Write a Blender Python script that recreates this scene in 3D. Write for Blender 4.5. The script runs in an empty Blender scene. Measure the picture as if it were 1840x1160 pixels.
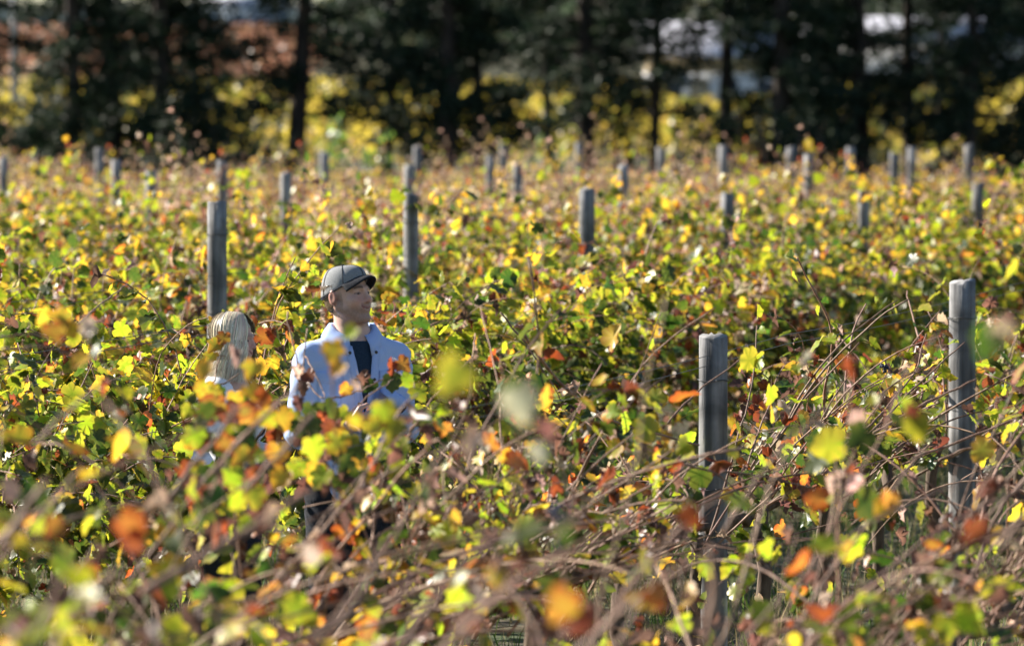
import bpy, math, random
import numpy as np
from mathutils import Matrix, Vector, Euler

# ------------------------------------------------------------------ camera, light
sc = bpy.context.scene
COL = sc.collection
F = 10222.0                      # focal length in photo pixels (200 mm on 36 mm, 1840 px wide)
HC, HY = 2.6, 142.0              # camera height (m), horizon row in the photo
cam_d = bpy.data.cameras.new('camera')
cam = bpy.data.objects.new('camera', cam_d); COL.objects.link(cam)
cam.location = (0, 0, HC)
cam.rotation_euler = (math.radians(90) - math.atan((580 - HY) / F), 0, 0)
cam_d.lens = 200; cam_d.sensor_width = 36; cam_d.sensor_fit = 'HORIZONTAL'
cam_d.clip_start = 0.5; cam_d.clip_end = 6000
cam_d.dof.use_dof = True; cam_d.dof.focus_distance = 24.2; cam_d.dof.aperture_fstop = 4.0
sc.camera = cam

SUN_EL = math.radians(29)
SUN_AZ = math.radians(-64)       # from +Y (away from the camera), negative = to the left
world = bpy.data.worlds.new('World'); sc.world = world; world.use_nodes = True
wn = world.node_tree; bg = wn.nodes['Background']
sky = wn.nodes.new('ShaderNodeTexSky'); sky.sky_type = 'NISHITA'; sky.sun_disc = False
sky.sun_elevation = SUN_EL; sky.sun_rotation = SUN_AZ; sky.air_density = 1.0; sky.dust_density = 0.2; sky.ozone_density = 2.5
wn.links.new(sky.outputs['Color'], bg.inputs['Color']); bg.inputs['Strength'].default_value = 0.05
sd = bpy.data.lights.new('sun', 'SUN'); sd.energy = 5.0; sd.angle = math.radians(0.53); sd.color = (1.0, 0.93, 0.82)
sun = bpy.data.objects.new('sun', sd); COL.objects.link(sun)
S = Vector((math.sin(SUN_AZ) * math.cos(SUN_EL), math.cos(SUN_AZ) * math.cos(SUN_EL), math.sin(SUN_EL)))
sun.rotation_euler = S.to_track_quat('Z', 'Y').to_euler()
sc.view_settings.view_transform = 'Standard'; sc.view_settings.look = 'None'
sc.view_settings.exposure = 1.42; sc.view_settings.gamma = 1.0; sc.view_settings.use_curve_mapping = False
sc.render.engine = 'CYCLES'
sc.cycles.max_bounces = 7; sc.cycles.diffuse_bounces = 4; sc.cycles.glossy_bounces = 2
sc.cycles.transmission_bounces = 5; sc.cycles.transparent_max_bounces = 4
sc.cycles.caustics_reflective = False; sc.cycles.caustics_refractive = False
sc.cycles.sample_clamp_indirect = 6.0
sc.cycles.use_denoising = True

random.seed(7)
RNG = np.random.default_rng(11)

def at(px, py, d):
    return Vector(((px - 920) / F * d, d, HC - (py - HY) / F * d))
def pix(x, y, z):
    return 920 + x / y * F, HY + (HC - z) / y * F

# ------------------------------------------------------------------ helpers
def link(o, parent=None):
    COL.objects.link(o)
    if parent is not None: o.parent = parent
    return o
def tag(o, label=None, cat=None, group=None, kind=None):
    if label: o['label'] = label
    if cat: o['category'] = cat
    if group: o['group'] = group
    if kind: o['kind'] = kind
    return o
def empty(name, loc, rz=0.0):
    o = bpy.data.objects.new(name, None); o.empty_display_size = 0.1
    o.location = loc; o.rotation_euler = (0, 0, rz)
    return link(o)
def mesh(name, V, faces, mat=None, cols=None, smooth=False):
    """faces: list of (n,k) int arrays (or one array / list of lists)"""
    me = bpy.data.meshes.new(name)
    V = np.asarray(V, dtype=np.float32)
    if isinstance(faces, np.ndarray): faces = [faces]
    if len(faces) and not isinstance(faces[0], np.ndarray):
        by = {}
        for f in faces: by.setdefault(len(f), []).append(f)
        faces = [np.array(v) for v in by.values()]
    faces = [f for f in faces if len(f)]
    me.vertices.add(len(V)); me.vertices.foreach_set('co', V.ravel())
    nl = sum(f.size for f in faces); nf = sum(len(f) for f in faces)
    me.loops.add(nl); me.polygons.add(nf)
    li = np.concatenate([f.ravel() for f in faces]).astype(np.int32)
    tot = np.concatenate([np.full(len(f), f.shape[1]) for f in faces])
    st = np.concatenate([[0], np.cumsum(tot)[:-1]]).astype(np.int32)
    me.loops.foreach_set('vertex_index', li)
    me.polygons.foreach_set('loop_start', st)
    if smooth: me.polygons.foreach_set('use_smooth', np.ones(nf, dtype=bool))
    if cols is not None:
        c = np.ones((len(V), 4), dtype=np.float32); c[:, :3] = cols
        a = me.color_attributes.new('Col', 'FLOAT_COLOR', 'POINT'); a.data.foreach_set('color', c.ravel())
    me.update(calc_edges=True)
    if mat: me.materials.append(mat)
    return me
def obj(name, me, parent=None):
    return link(bpy.data.objects.new(name, me), parent)

class MB:
    """collects tubes, boxes and sheets; build() links them as one object"""
    def __init__(s): s.V = []; s.F = []; s.C = []; s.n = 0
    def add(s, V, faces, col=(1, 1, 1)):
        V = np.asarray(V, float)
        s.V.append(V); s.F += [[i + s.n for i in f] for f in faces]; s.n += len(V)
        s.C.append(np.broadcast_to(np.asarray(col, float), (len(V), 3)))
        return s
    def tube(s, P, R, k=6, col=(1, 1, 1), cap=True):
        P = np.asarray(P, float); n = len(P); R = np.broadcast_to(R, (n,))
        T = np.gradient(P, axis=0); T /= np.linalg.norm(T, axis=1)[:, None] + 1e-9
        a = np.array([0, 0, 1.0]) if abs(T[0, 2]) < 0.9 else np.array([1.0, 0, 0])
        V = []
        for i in range(n):
            u = np.cross(T[i], a); u /= np.linalg.norm(u) + 1e-9; w = np.cross(T[i], u)
            for j in range(k):
                t = 2 * math.pi * j / k
                V.append(P[i] + R[i] * (math.cos(t) * u + math.sin(t) * w))
        f = []
        for i in range(n - 1):
            for j in range(k):
                f.append([i * k + j, i * k + (j + 1) % k, (i + 1) * k + (j + 1) % k, (i + 1) * k + j])
        if cap: f.append(list(range(k))[::-1]); f.append([(n - 1) * k + j for j in range(k)])
        return s.add(V, f, col)
    def box(s, c, h, col=(1, 1, 1), rz=0):
        V = []
        for z in (-1, 1):
            for x, y in ((-1, -1), (1, -1), (1, 1), (-1, 1)):
                X, Y = x * h[0], y * h[1]
                V.append((c[0] + X * math.cos(rz) - Y * math.sin(rz), c[1] + X * math.sin(rz) + Y * math.cos(rz), c[2] + z * h[2]))
        return s.add(V, [[3, 2, 1, 0], [4, 5, 6, 7], [0, 1, 5, 4], [1, 2, 6, 5], [2, 3, 7, 6], [3, 0, 4, 7]], col)
    def me(s, name, mat, smooth=False):
        return mesh(name, np.concatenate(s.V), s.F, mat, np.concatenate(s.C), smooth)
    def build(s, name, mat, parent=None, smooth=False):
        return obj(name, s.me(name, mat, smooth), parent)

# ------------------------------------------------------------------ materials
def new_mat(name):
    m = bpy.data.materials.new(name); m.use_nodes = True
    nt = m.node_tree; b = nt.nodes['Principled BSDF']
    return m, nt, b
def noise_mat(name, c1, c2, scale=8.0, rough=0.8, spec=0.3, stretch=(1, 1, 1), bump=0.0, detail=5, attr=False, lo=0.35, hi=0.65):
    m, nt, b = new_mat(name)
    N = nt.nodes; L = nt.links
    tc = N.new('ShaderNodeTexCoord'); mp = N.new('ShaderNodeMapping'); mp.inputs['Scale'].default_value = stretch
    nz = N.new('ShaderNodeTexNoise'); nz.inputs['Scale'].default_value = scale; nz.inputs['Detail'].default_value = detail
    L.new(tc.outputs['Object'], mp.inputs['Vector']); L.new(mp.outputs['Vector'], nz.inputs['Vector'])
    cr = N.new('ShaderNodeValToRGB'); cr.color_ramp.elements[0].position = lo; cr.color_ramp.elements[1].position = hi
    cr.color_ramp.elements[0].color = (*c1, 1); cr.color_ramp.elements[1].color = (*c2, 1)
    L.new(nz.outputs['Fac'], cr.inputs['Fac'])
    out = cr.outputs['Color']
    if attr:
        at_ = N.new('ShaderNodeAttribute'); at_.attribute_name = 'Col'
        mx = N.new('ShaderNodeMix'); mx.data_type = 'RGBA'; mx.blend_type = 'MULTIPLY'; mx.inputs['Factor'].default_value = 1
        L.new(out, mx.inputs[6]); L.new(at_.outputs['Color'], mx.inputs[7]); out = mx.outputs[2]
    L.new(out, b.inputs['Base Color'])
    b.inputs['Roughness'].default_value = rough; b.inputs['Specular IOR Level'].default_value = spec
    if bump:
        bp = N.new('ShaderNodeBump'); bp.inputs['Strength'].default_value = bump; bp.inputs['Distance'].default_value = 0.01
        L.new(nz.outputs['Fac'], bp.inputs['Height']); L.new(bp.outputs['Normal'], b.inputs['Normal'])
    return m
def leaf_mat(name, trans=0.5, boost=1.5, rough=0.42, spec=0.45):
    m, nt, b = new_mat(name); N = nt.nodes; L = nt.links
    a = N.new('ShaderNodeAttribute'); a.attribute_name = 'Col'
    tc = N.new('ShaderNodeTexCoord')
    nz = N.new('ShaderNodeTexNoise'); nz.inputs['Scale'].default_value = 60; nz.inputs['Detail'].default_value = 3
    L.new(tc.outputs['Object'], nz.inputs['Vector'])
    mr = N.new('ShaderNodeMapRange'); mr.inputs[1].default_value = 0.3; mr.inputs[2].default_value = 0.7
    mr.inputs[3].default_value = 0.75; mr.inputs[4].default_value = 1.2
    L.new(nz.outputs['Fac'], mr.inputs[0])
    mx = N.new('ShaderNodeMix'); mx.data_type = 'RGBA'; mx.blend_type = 'MULTIPLY'; mx.inputs['Factor'].default_value = 1
    L.new(a.outputs['Color'], mx.inputs[6]); L.new(mr.outputs[0], mx.inputs[7])
    L.new(mx.outputs[2], b.inputs['Base Color'])
    b.inputs['Roughness'].default_value = rough; b.inputs['Specular IOR Level'].default_value = spec
    hs = N.new('ShaderNodeHueSaturation'); hs.inputs['Saturation'].default_value = 1.03; hs.inputs['Value'].default_value = boost
    L.new(mx.outputs[2], hs.inputs['Color'])
    tr = N.new('ShaderNodeBsdfTranslucent'); L.new(hs.outputs['Color'], tr.inputs['Color'])
    ms = N.new('ShaderNodeMixShader'); ms.inputs['Fac'].default_value = trans
    L.new(b.outputs['BSDF'], ms.inputs[1]); L.new(tr.outputs['BSDF'], ms.inputs[2])
    L.new(ms.outputs['Shader'], N['Material Output'].inputs['Surface'])
    return m
def col_mat(name, rough=0.7, spec=0.3, sub=0.0):
    m, nt, b = new_mat(name)
    a = nt.nodes.new('ShaderNodeAttribute'); a.attribute_name = 'Col'
    nt.links.new(a.outputs['Color'], b.inputs['Base Color'])
    b.inputs['Roughness'].default_value = rough; b.inputs['Specular IOR Level'].default_value = spec
    if sub:
        b.inputs['Subsurface Weight'].default_value = sub; b.inputs['Subsurface Radius'].default_value = (0.012, 0.004, 0.002)
        b.inputs['Subsurface Scale'].default_value = 1.0
    return m

M_leaf = leaf_mat('vine_leaf', .42, 2.0, .40, .45)
M_needle = leaf_mat('pine_needle', 0.2, 1.3, 0.6, 0.2)
M_cane = noise_mat('cane_bark', (.17, .09, .06), (.36, .24, .18), 40, .65, .35, (1, 1, .3), attr=True)
M_bark = noise_mat('vine_bark', (.06, .04, .03), (.16, .12, .09), 30, .9, .2, (1, 1, .25), .8)
M_post = noise_mat('weathered_post_wood', (.17, .17, .17), (.42, .41, .40), 30, .85, .2, (1, 1, .07), .9, 9, attr=True, lo=.3, hi=.7)
def stain(m):
    nt = m.node_tree; N = nt.nodes; b = N['Principled BSDF']; old = b.inputs['Base Color'].links[0].from_socket
    tc = N.new('ShaderNodeTexCoord'); nz = N.new('ShaderNodeTexNoise'); nz.inputs['Scale'].default_value = 5; nz.inputs['Detail'].default_value = 6; nz.inputs['Distortion'].default_value = .6
    mr = N.new('ShaderNodeMapRange'); mr.inputs[1].default_value = .38; mr.inputs[2].default_value = .62; mr.inputs[3].default_value = .55; mr.inputs[4].default_value = 1.15
    oi = N.new('ShaderNodeObjectInfo'); ad = N.new('ShaderNodeVectorMath'); nt.links.new(tc.outputs['Object'], ad.inputs[0]); nt.links.new(oi.outputs['Location'], ad.inputs[1]); nt.links.new(ad.outputs[0], nz.inputs['Vector'])
    nt.links.new(nz.outputs['Fac'], mr.inputs[0]); mx = N.new('ShaderNodeMix'); mx.data_type = 'RGBA'; mx.blend_type = 'MULTIPLY'; mx.inputs['Factor'].default_value = 1
    nt.links.new(old, mx.inputs[6]); nt.links.new(mr.outputs[0], mx.inputs[7]); nt.links.new(mx.outputs[2], b.inputs['Base Color'])
stain(M_post)
M_postend = noise_mat('post_end_grain', (.18, .16, .14), (.36, .33, .29), 60, .9, .2)
M_pine_bark = noise_mat('pine_bark', (.025, .02, .018), (.075, .06, .05), 12, .9, .2, (1, 1, .25), .9)
M_wire = noise_mat('wire_steel', (.05, .05, .05), (.10, .10, .10), 40, .5, .5)
M_grass = leaf_mat('grass_blade', 0.4, 1.4, .6, .25)
M_denim = noise_mat('chambray_shirt', (.43, .55, .84), (.50, .62, .90), 500, .9, .15, (1, 1, 1), .04, 3, attr=True)
def wrinkles(m, scale=13, strength=.5):
    nt = m.node_tree; N = nt.nodes; b = N['Principled BSDF']; tc = N.new('ShaderNodeTexCoord')
    nz = N.new('ShaderNodeTexNoise'); nz.inputs['Scale'].default_value = scale; nz.inputs['Detail'].default_value = 3; nz.inputs['Distortion'].default_value = 1.2
    nz.noise_type = 'RIDGED_MULTIFRACTAL'
    mp = N.new('ShaderNodeMapping'); mp.inputs['Rotation'].default_value = (.5, .6, .3); mp.inputs['Scale'].default_value = (1, 1, .45)
    nt.links.new(tc.outputs['Object'], mp.inputs['Vector']); nt.links.new(mp.outputs['Vector'], nz.inputs['Vector'])
    bp = N.new('ShaderNodeBump'); bp.inputs['Strength'].default_value = strength; bp.inputs['Distance'].default_value = .012
    nt.links.new(nz.outputs['Fac'], bp.inputs['Height']); nt.links.new(bp.outputs['Normal'], b.inputs['Normal'])
wrinkles(M_denim)
M_tee = noise_mat('navy_jersey', (.018, .035, .06), (.028, .05, .085), 200, .9, .15)
M_jean = noise_mat('dark_trousers', (.02, .022, .03), (.04, .042, .05), 150, .9, .15)
M_cap = noise_mat('charcoal_wool', (.21, .215, .22), (.34, .35, .36), 420, .95, .1, (1, 1, 1), .3, 4)
M_capd = noise_mat('dark_cap_trim', (.02, .022, .028), (.04, .042, .05), 160, .9, .15)
M_white = noise_mat('white_cotton', (.70, .70, .72), (.80, .80, .81), 120, .9, .2, (1, 1, 1), .2)
wrinkles(M_white, 10, .6)
M_skin = col_mat('skin', .5, .35, .12)
M_hair = col_mat('hair', .38, .5)
M_dark = noise_mat('dark_button', (.03, .03, .035), (.06, .06, .065), 50, .4, .5)
M_eye = col_mat('eye', .2, .5)
M_shoe = noise_mat('shoe_leather', (.03, .02, .015), (.06, .045, .03), 60, .6, .4)
M_grape = noise_mat('grape_skin', (.012, .014, .035), (.05, .055, .10), 60, .35, .5)

# ------------------------------------------------------------------ terrain
def ground_z(y):
    return np.interp(y, [-50, 128, 200, 260, 420, 520, 900, 3000], [0, 0, .7, 1.15, 5.3, 6.2, 5.0, -10])
def build_ground():
    ys = np.concatenate([np.linspace(-30, 12, 8), np.linspace(14, 40, 53), np.linspace(42, 130, 60), np.linspace(140, 560, 60), np.geomspace(600, 3000, 12)])
    xs = np.concatenate([-np.geomspace(1500, 12, 14), np.linspace(-10, 10, 41), np.geomspace(12, 1500, 14)])
    X, Y = np.meshgrid(xs, ys)
    Z = ground_z(Y) + np.where((Y < 40), 0.02 * np.sin(X * 3.1 + 1.3 * Y) * np.sin(Y * 2.3), 0)
    V = np.stack([X, Y, Z], -1).reshape(-1, 3)
    nx = len(xs); i = np.arange(len(ys) - 1)[:, None] * nx + np.arange(nx - 1)[None]
    Q = np.stack([i, i + 1, i + nx + 1, i + nx], -1).reshape(-1, 4)
    m, nt, b = new_mat('vineyard_soil_and_grass'); N = nt.nodes; L = nt.links
    tc = N.new('ShaderNodeTexCoord')
    n1 = N.new('ShaderNodeTexNoise'); n1.inputs['Scale'].default_value = 1.6; n1.inputs['Detail'].default_value = 8
    n2 = N.new('ShaderNodeTexNoise'); n2.inputs['Scale'].default_value = 25; n2.inputs['Detail'].default_value = 6
    L.new(tc.outputs['Object'], n1.inputs['Vector']); L.new(tc.outputs['Object'], n2.inputs['Vector'])
    c1 = N.new('ShaderNodeValToRGB'); e = c1.color_ramp.elements
    e[0].position = .38; e[0].color = (.075, .06, .035, 1); e[1].position = .62; e[1].color = (.055, .085, .02, 1)
    x = c1.color_ramp.elements.new(.5); x.color = (.13, .11, .05, 1)
    L.new(n1.outputs['Fac'], c1.inputs['Fac'])
    mx = N.new('ShaderNodeMix'); mx.data_type = 'RGBA'; mx.blend_type = 'MULTIPLY'; mx.inputs['Factor'].default_value = .6
    L.new(c1.outputs['Color'], mx.inputs[6]); L.new(n2.outputs['Color'], mx.inputs[7]); L.new(mx.outputs[2], b.inputs['Base Color'])
    b.inputs['Roughness'].default_value = .95
    o = obj('ground', mesh('ground', V, Q, m, smooth=True)); tag(o, kind='structure')
build_ground()
def build_ridge():
    rng = np.random.default_rng(77); xs = np.linspace(-900, 900, 140); d0 = 1900.0; V = []
    px = 920 + xs / d0 * F
    top = 26 + 16 * np.sin(xs * .006 + 1) + 8 * np.sin(xs * .017) + 3 * np.sin(xs * .06) 
    top = np.maximum(top, 32)
    for j, (f, dy) in enumerate(((0, 0), (.45, 90), (.8, 190), (1, 300), (.7, 450), (0, 700))):
        for i in range(len(xs)): V.append((xs[i], d0 + dy + 12 * math.sin(xs[i] * .03 + j), -12 + (top[i] + 12) * f + (rng.normal(0, .8) if 0 < j < 5 else 0)))
    n = len(xs); i = np.arange(5)[:, None] * n + np.arange(n - 1)[None]
    Q = np.stack([i, i + 1, i + n + 1, i + n], -1).reshape(-1, 4)
    tag(obj('hills', mesh('hills', V, Q, noise_mat('hazed_forest_hill', (.030, .050, .058), (.055, .080, .088), .08, .95, .1), smooth=True)), kind='structure')  # no haze volume: the blue of distance is put into the forest colour
build_ridge()

# ------------------------------------------------------------------ leaf templates
HALF = [(.14, -.17), (.34, -.16), (.50, -.02), (.52, .10), (.46, .17), (.55, .28), (.58, .43), (.49, .52), (.38, .57), (.35, .71), (.20, .86)]
HALF_LO = [(.35, -.16), (.52, .08), (.54, .45), (.28, .62)]
def leaf_template(rng, dry=0.0, lo=False, petiole=True):
    h = np.array(HALF_LO if lo else HALF)
    right = h.copy(); left = h[::-1].copy(); left[:, 0] *= -1
    out = np.concatenate([[[0, -.02]], right, [[0, 1.0]], left])
    if not lo: out[1:] *= 1 + rng.normal(0, .05, (len(out) - 1, 1))
    n = len(out)
    P = np.concatenate([[[0.0, .36]], out])
    V = np.zeros((n + 1, 3)); V[:, :2] = P
    fold = rng.uniform(.05, .45) + dry * rng.uniform(.3, 1.0)
    V[:, 2] = fold * np.abs(V[:, 0]) - rng.uniform(.05, .35) * V[:, 1] ** 2 * (1 + dry * 2) \
        - rng.uniform(0, .5) * V[:, 0] ** 2
    V[1:, 2] += rng.normal(0, .03 + .10 * dry, n)
    V[0, 2] -= .02
    if dry:
        V[:, 0] *= 1 - .45 * dry * rng.uniform(.5, 1); V[1:, :2] += rng.normal(0, .05 * dry, (n, 2))
    edge = np.concatenate([[0.0], 0.55 + .45 * np.clip(np.linalg.norm(out - [0, .36], axis=1) / .6, 0, 1)])
    edge[1] = .1
    tri = [(0, i, i % n + 1) for i in range(1, n + 1)]
    if petiole:
        b = len(V); L_ = rng.uniform(.45, .8); w = .018
        side = rng.uniform(-.25, .25)
        V = np.concatenate([V, [[-w, 0, .0], [w, 0, .0], [side, -L_, -.25 * L_], [0, .02, -.03]]])
        edge = np.concatenate([edge, [-1] * 4]); tri += [(b, b + 2, b + 1), (b + 3, b + 2, b), (b + 1, b + 2, b + 3)]
    return V, np.array(tri), edge
TPL = [leaf_template(RNG) for _ in range(8)] + [leaf_template(RNG, d) for d in (.5, .7, .9, 1.0)]
TPL_LO = [leaf_template(RNG, 0, True, False) for _ in range(5)] + [leaf_template(RNG, d, True, False) for d in (.6, 1.0)]
CLS = {   # base, jitter, edge colour, edge amount, dry
    'green':  ((.036, .066, .010), .32, (.11, .12, .02), .25, 0),
    'lime':   ((.20, .28, .020), .28, (.38, .31, .035), .45, 0),
    'yellow': ((.50, .42, .045), .2, (.48, .24, .035), .55, 0),
    'amber':  ((.48, .28, .045), .25, (.32, .075, .025), .85, 0),
    'red':    ((.32, .080, .025), .3, (.14, .04, .025), .7, .5),
    'wan':    ((.42, .44, .30), .15, (.40, .36, .22), .4, 0),
    'brown':  ((.15, .075, .05), .3, (.08, .045, .035), .5, 1),
    'pale':   ((.40, .30, .22), .25, (.25, .16, .11), .5, 1),
}
CN = list(CLS)
def leaf_cols(cls_i, edge, rng):
    """cls_i (n,), edge (m,) -> (n,m,3)"""
    base = np.array([CLS[c][0] for c in CN])[cls_i]; jit = np.array([CLS[c][1] for c in CN])[cls_i]
    ec = np.array([CLS[c][2] for c in CN])[cls_i]; ea = np.array([CLS[c][3] for c in CN])[cls_i]
    n = len(cls_i)
    base = base * np.exp(rng.normal(0, 1, (n, 1)) * jit[:, None]) * (1 + rng.normal(0, .10, (n, 3)))
    e = np.clip(edge, 0, 1)[None]
    w = np.clip((e + rng.normal(0, .28, (n, len(edge))) - (1 - ea[:, None] * rng.uniform(.3, 1.5, (n, 1)))) * 3, 0, 1)[..., None]
    c = base[:, None] * (1 - w) + ec[:, None] * w
    c = np.where((edge < 0)[None, :, None], np.array([.30, .22, .10])[None, None], c)
    return np.clip(c, .004, .85)
def leaf_mesh(Mx, P, tpl_i, cls_i, rng, name, lo=False, mat=None):
    T = TPL_LO if lo else TPL
    Vs, Fs, Cs, n0 = [], [], [], 0
    for t in np.unique(tpl_i):
        k = np.where(tpl_i == t)[0]; V, tri, edge = T[t]
        W = np.einsum('nij,mj->nmi', Mx[k], V) + P[k][:, None]
        Fs.append((tri[None] + (np.arange(len(k)) * len(V))[:, None, None] + n0).reshape(-1, 3))
        Cs.append(leaf_cols(cls_i[k], edge, rng).reshape(-1, 3)); Vs.append(W.reshape(-1, 3)); n0 += len(k) * len(V)
    return mesh(name, np.concatenate(Vs), np.concatenate(Fs), mat or M_leaf, np.concatenate(Cs))
# shared meshes for single leaf parts
POOL = {}
for c in CN:
    POOL[c] = []
    for j in range(14):
        t = random.randrange(8, 12) if (CLS[c][4] and random.random() < .9) else random.randrange(8)
        V, tri, edge = TPL[t]
        POOL[c].append(mesh('leaf', V, tri, M_leaf, leaf_cols(np.array([CN.index(c)]), edge, RNG)[0]))

# ------------------------------------------------------------------ vines
MIX = {
    'lush':   dict(green=.60, lime=.20, yellow=.05, amber=.02, red=.04, brown=.06, pale=.03),
    'yellow': dict(green=.37, lime=.25, yellow=.13, amber=.03, red=.05, brown=.06, pale=.09),
    'rusty':  dict(green=.04, lime=.09, yellow=.09, amber=.03, red=.06, brown=.30, pale=.39),
    'bare': dict(green=.26, lime=.17, yellow=.08, amber=.05, red=.07, brown=.28, pale=.08),
    'sparse': dict(green=.38, lime=.19, yellow=.09, amber=.05, red=.07, brown=.16, pale=.06),
}
def norm(v): return v / (np.linalg.norm(v, axis=-1, keepdims=True) + 1e-9)
ROWDIR = np.array([.25, 1.0]) / math.hypot(.25, 1); ROWANG = math.atan2(ROWDIR[1], ROWDIR[0])
def to_local_dir(wx, wy):     # world -> vine frame (x along row)
    c, s = math.cos(-ROWANG), math.sin(-ROWANG); return wx * c - wy * s, wx * s + wy * c
CAMSIDE = np.array([*to_local_dir(0.0, -1.0), 0.0])
RIGHT = np.array([*to_local_dir(1.0, 0.0), 0.0])

def grow(rng, kind, hs=1.0, nshoot=None, dens=1.0, lo=False):
    """shoots (polyline, radius) and leaves (M, P, template, class) in the vine frame"""
    shoots, LP, LD, LS = [], [], [], []
    sparse = kind in ('sparse', 'bare')
    n = nshoot or (26 if sparse else 34)
    for i in range(n):
        side = 1 if rng.random() < .5 else -1
        p = np.array([rng.uniform(-.78, .78), rng.normal(0, .06), (.80 + rng.normal(0, .08))])
        lat = rng.uniform(.05, .75)
        d = np.array([rng.normal(0, .45), side * lat, rng.uniform(.45, 1.1)])
        straight = sparse and rng.random() < .55
        if straight: d = RIGHT * rng.uniform(.3, 1.3) + np.array([rng.normal(0, .3), rng.normal(0, .3), rng.uniform(.5, 1.0)])
        d = norm(d); L_ = rng.uniform(.6, 1.15) * (1.15 if straight else 1) * hs; st = .06; k = int(L_ / st)
        g = rng.uniform(.02, .05) if straight else rng.uniform(.05, .15)
        pts = [p.copy()]
        bare = straight and rng.random() < .6
        for j in range(k):
            d = norm(d + np.array([rng.normal(0, .085), rng.normal(0, .085), -g * (.4 + j / k * 1.3) + (.25 if p[2] < .25 else 0)]))
            p = p + d * st; pts.append(p.copy())
            if (bare and rng.random() < .85) or (sparse and rng.random() < .35): continue
            if rng.random() < dens:
                for q in range(1 if rng.random() < .30 else 2):
                    o = norm(rng.normal(0, 1, 3) + np.array([0, side * .5, .35]))
                    LP.append(p + d * rng.uniform(-.03, .03)); LD.append(o); LS.append(side)
        shoots.append((np.array(pts), rng.uniform(.0028, .0055) * (1.35 if straight else 1), bare))
    # interior and skirt leaves
    m = int((50 if sparse else 300) * dens)
    for i in range(m):
        y = rng.normal(0, .22); LP.append(np.array([rng.uniform(-.8, .8), y, rng.uniform(.35, 1.25) * hs]))
        LD.append(norm(rng.normal(0, 1, 3) + [0, .6 * np.sign(y), .1])); LS.append(np.sign(y))
    P = np.array(LP); D = np.array(LD); sd_ = np.array(LS); n = len(P)
    up = np.zeros((n, 3)); up[:, 2] = 1; outw = np.zeros((n, 3)); outw[:, 1] = sd_
    N_ = norm(.55 * up + .45 * outw + rng.normal(0, .55, (n, 3)))
    Tp = norm(D * .8 - .55 * up + .35 * outw + rng.normal(0, .3, (n, 3)))
    Tp = norm(Tp - (Tp * N_).sum(1, keepdims=True) * N_)
    X = np.cross(Tp, N_)
    size = np.clip(rng.normal(.057, .016, n), .026, .095)
    mx = {c_: v_ * math.exp(rng.normal(0, .5)) for c_, v_ in MIX[kind].items()}; cls = rng.choice(len(CN), n, p=np.array([mx.get(c, 0) for c in CN]) / sum(mx.values()))
    # colour patches: a shoot region turns together
    ph = np.sin(P[:, 0] * 5 + rng.uniform(0, 6)) * np.sin(P[:, 2] * 6 + rng.uniform(0, 6)) * np.sin(P[:, 1] * 7 + rng.uniform(0, 6))
    cls = np.where((cls == 0) & (ph > .35) & (rng.random(n) < .5), 1, cls)
    # high in the canopy, part of the green leaves become lime or yellow
    cls = np.where((cls == 0) & (P[:, 2] > 1.25) & (rng.random(n) < .42), rng.integers(1, 3, n), cls)
    if lo: size = size * (.80 if kind == 'rusty' else .90)
    dry = np.array([CLS[c][4] for c in CN])[cls] > 0
    size = np.where(dry, size * .85, size)
    M_ = np.stack([X, Tp, N_], -1) * size[:, None, None]
    if lo: tpl = np.where(dry, rng.integers(5, 7, n), rng.integers(0, 5, n)); P = P + D * .05
    else:
        tpl = np.where(dry, rng.integers(8, 12, n), rng.integers(0, 8, n)); P = P + Tp * size[:, None] * .6
    return shoots, M_, P, tpl, cls, size

def cane_mesh(pts, r, rng, k=5):
    b = MB(); n = len(pts); tint = rng.uniform(.7, 1.35)
    R = np.linspace(r, r * .45, n); R[::2] *= 1.18
    b.tube(pts, R, k, (tint, tint * rng.uniform(.9, 1.02), tint * rng.uniform(.85, 1.0)))
    return b.me('cane', M_cane, True)
def trunk_mesh(rng):
    b = MB(); z = np.linspace(0, .78, 7)
    P = np.stack([rng.normal(0, .018, 7), rng.normal(0, .018, 7), z], 1)
    b.tube(P, np.linspace(.034, .026, 7) * rng.uniform(.85, 1.2, 7), 7)
    return b.me('trunk', M_bark, True)
def cordon_mesh(rng):
    b = MB(); x = np.linspace(-.78, .78, 13)
    P = np.stack([x, rng.normal(0, .015, 13), .79 + rng.normal(0, .015, 13)], 1)
    b.tube(P, .018 * rng.uniform(.8, 1.25, 13), 6)
    return b.me('cordon', M_bark, True)
TRUNKS = [trunk_mesh(RNG) for _ in range(5)]; CORDONS = [cordon_mesh(RNG) for _ in range(4)]

ROWS = {'a0': -3.15, 'a': -4.94, 'a1': -7.75, 'b': -9.66}
for i in range(8): ROWS['c%d' % i] = -12.02 - 2.36 * i
def keep_clear(px, py, rng):
    """pruned gaps in the near row through which the two people show"""
    n = len(px); k = np.ones(n, bool)
    man = (px > 512) & (px < 752); wom = (px > 345) & (px < 485)
    u = rng.random(n)
    k &= ~(man & (py < 700) & (u < .985)) & ~(man & (py >= 700) & (py < 742) & (u < .75))
    k &= ~(wom & (px > 362) & (py < 652) & (u < .95)) & ~(wom & (py >= 655) & (py < 735) & (u < .40))
    k &= ~((px > 1246) & (px < 1316) & (py > 596) & (py < 1010) & (u < .93)) & ~((px > 1698) & (px < 1764) & (py > 498) & (py < 900) & (u < .93))
    return k

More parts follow.
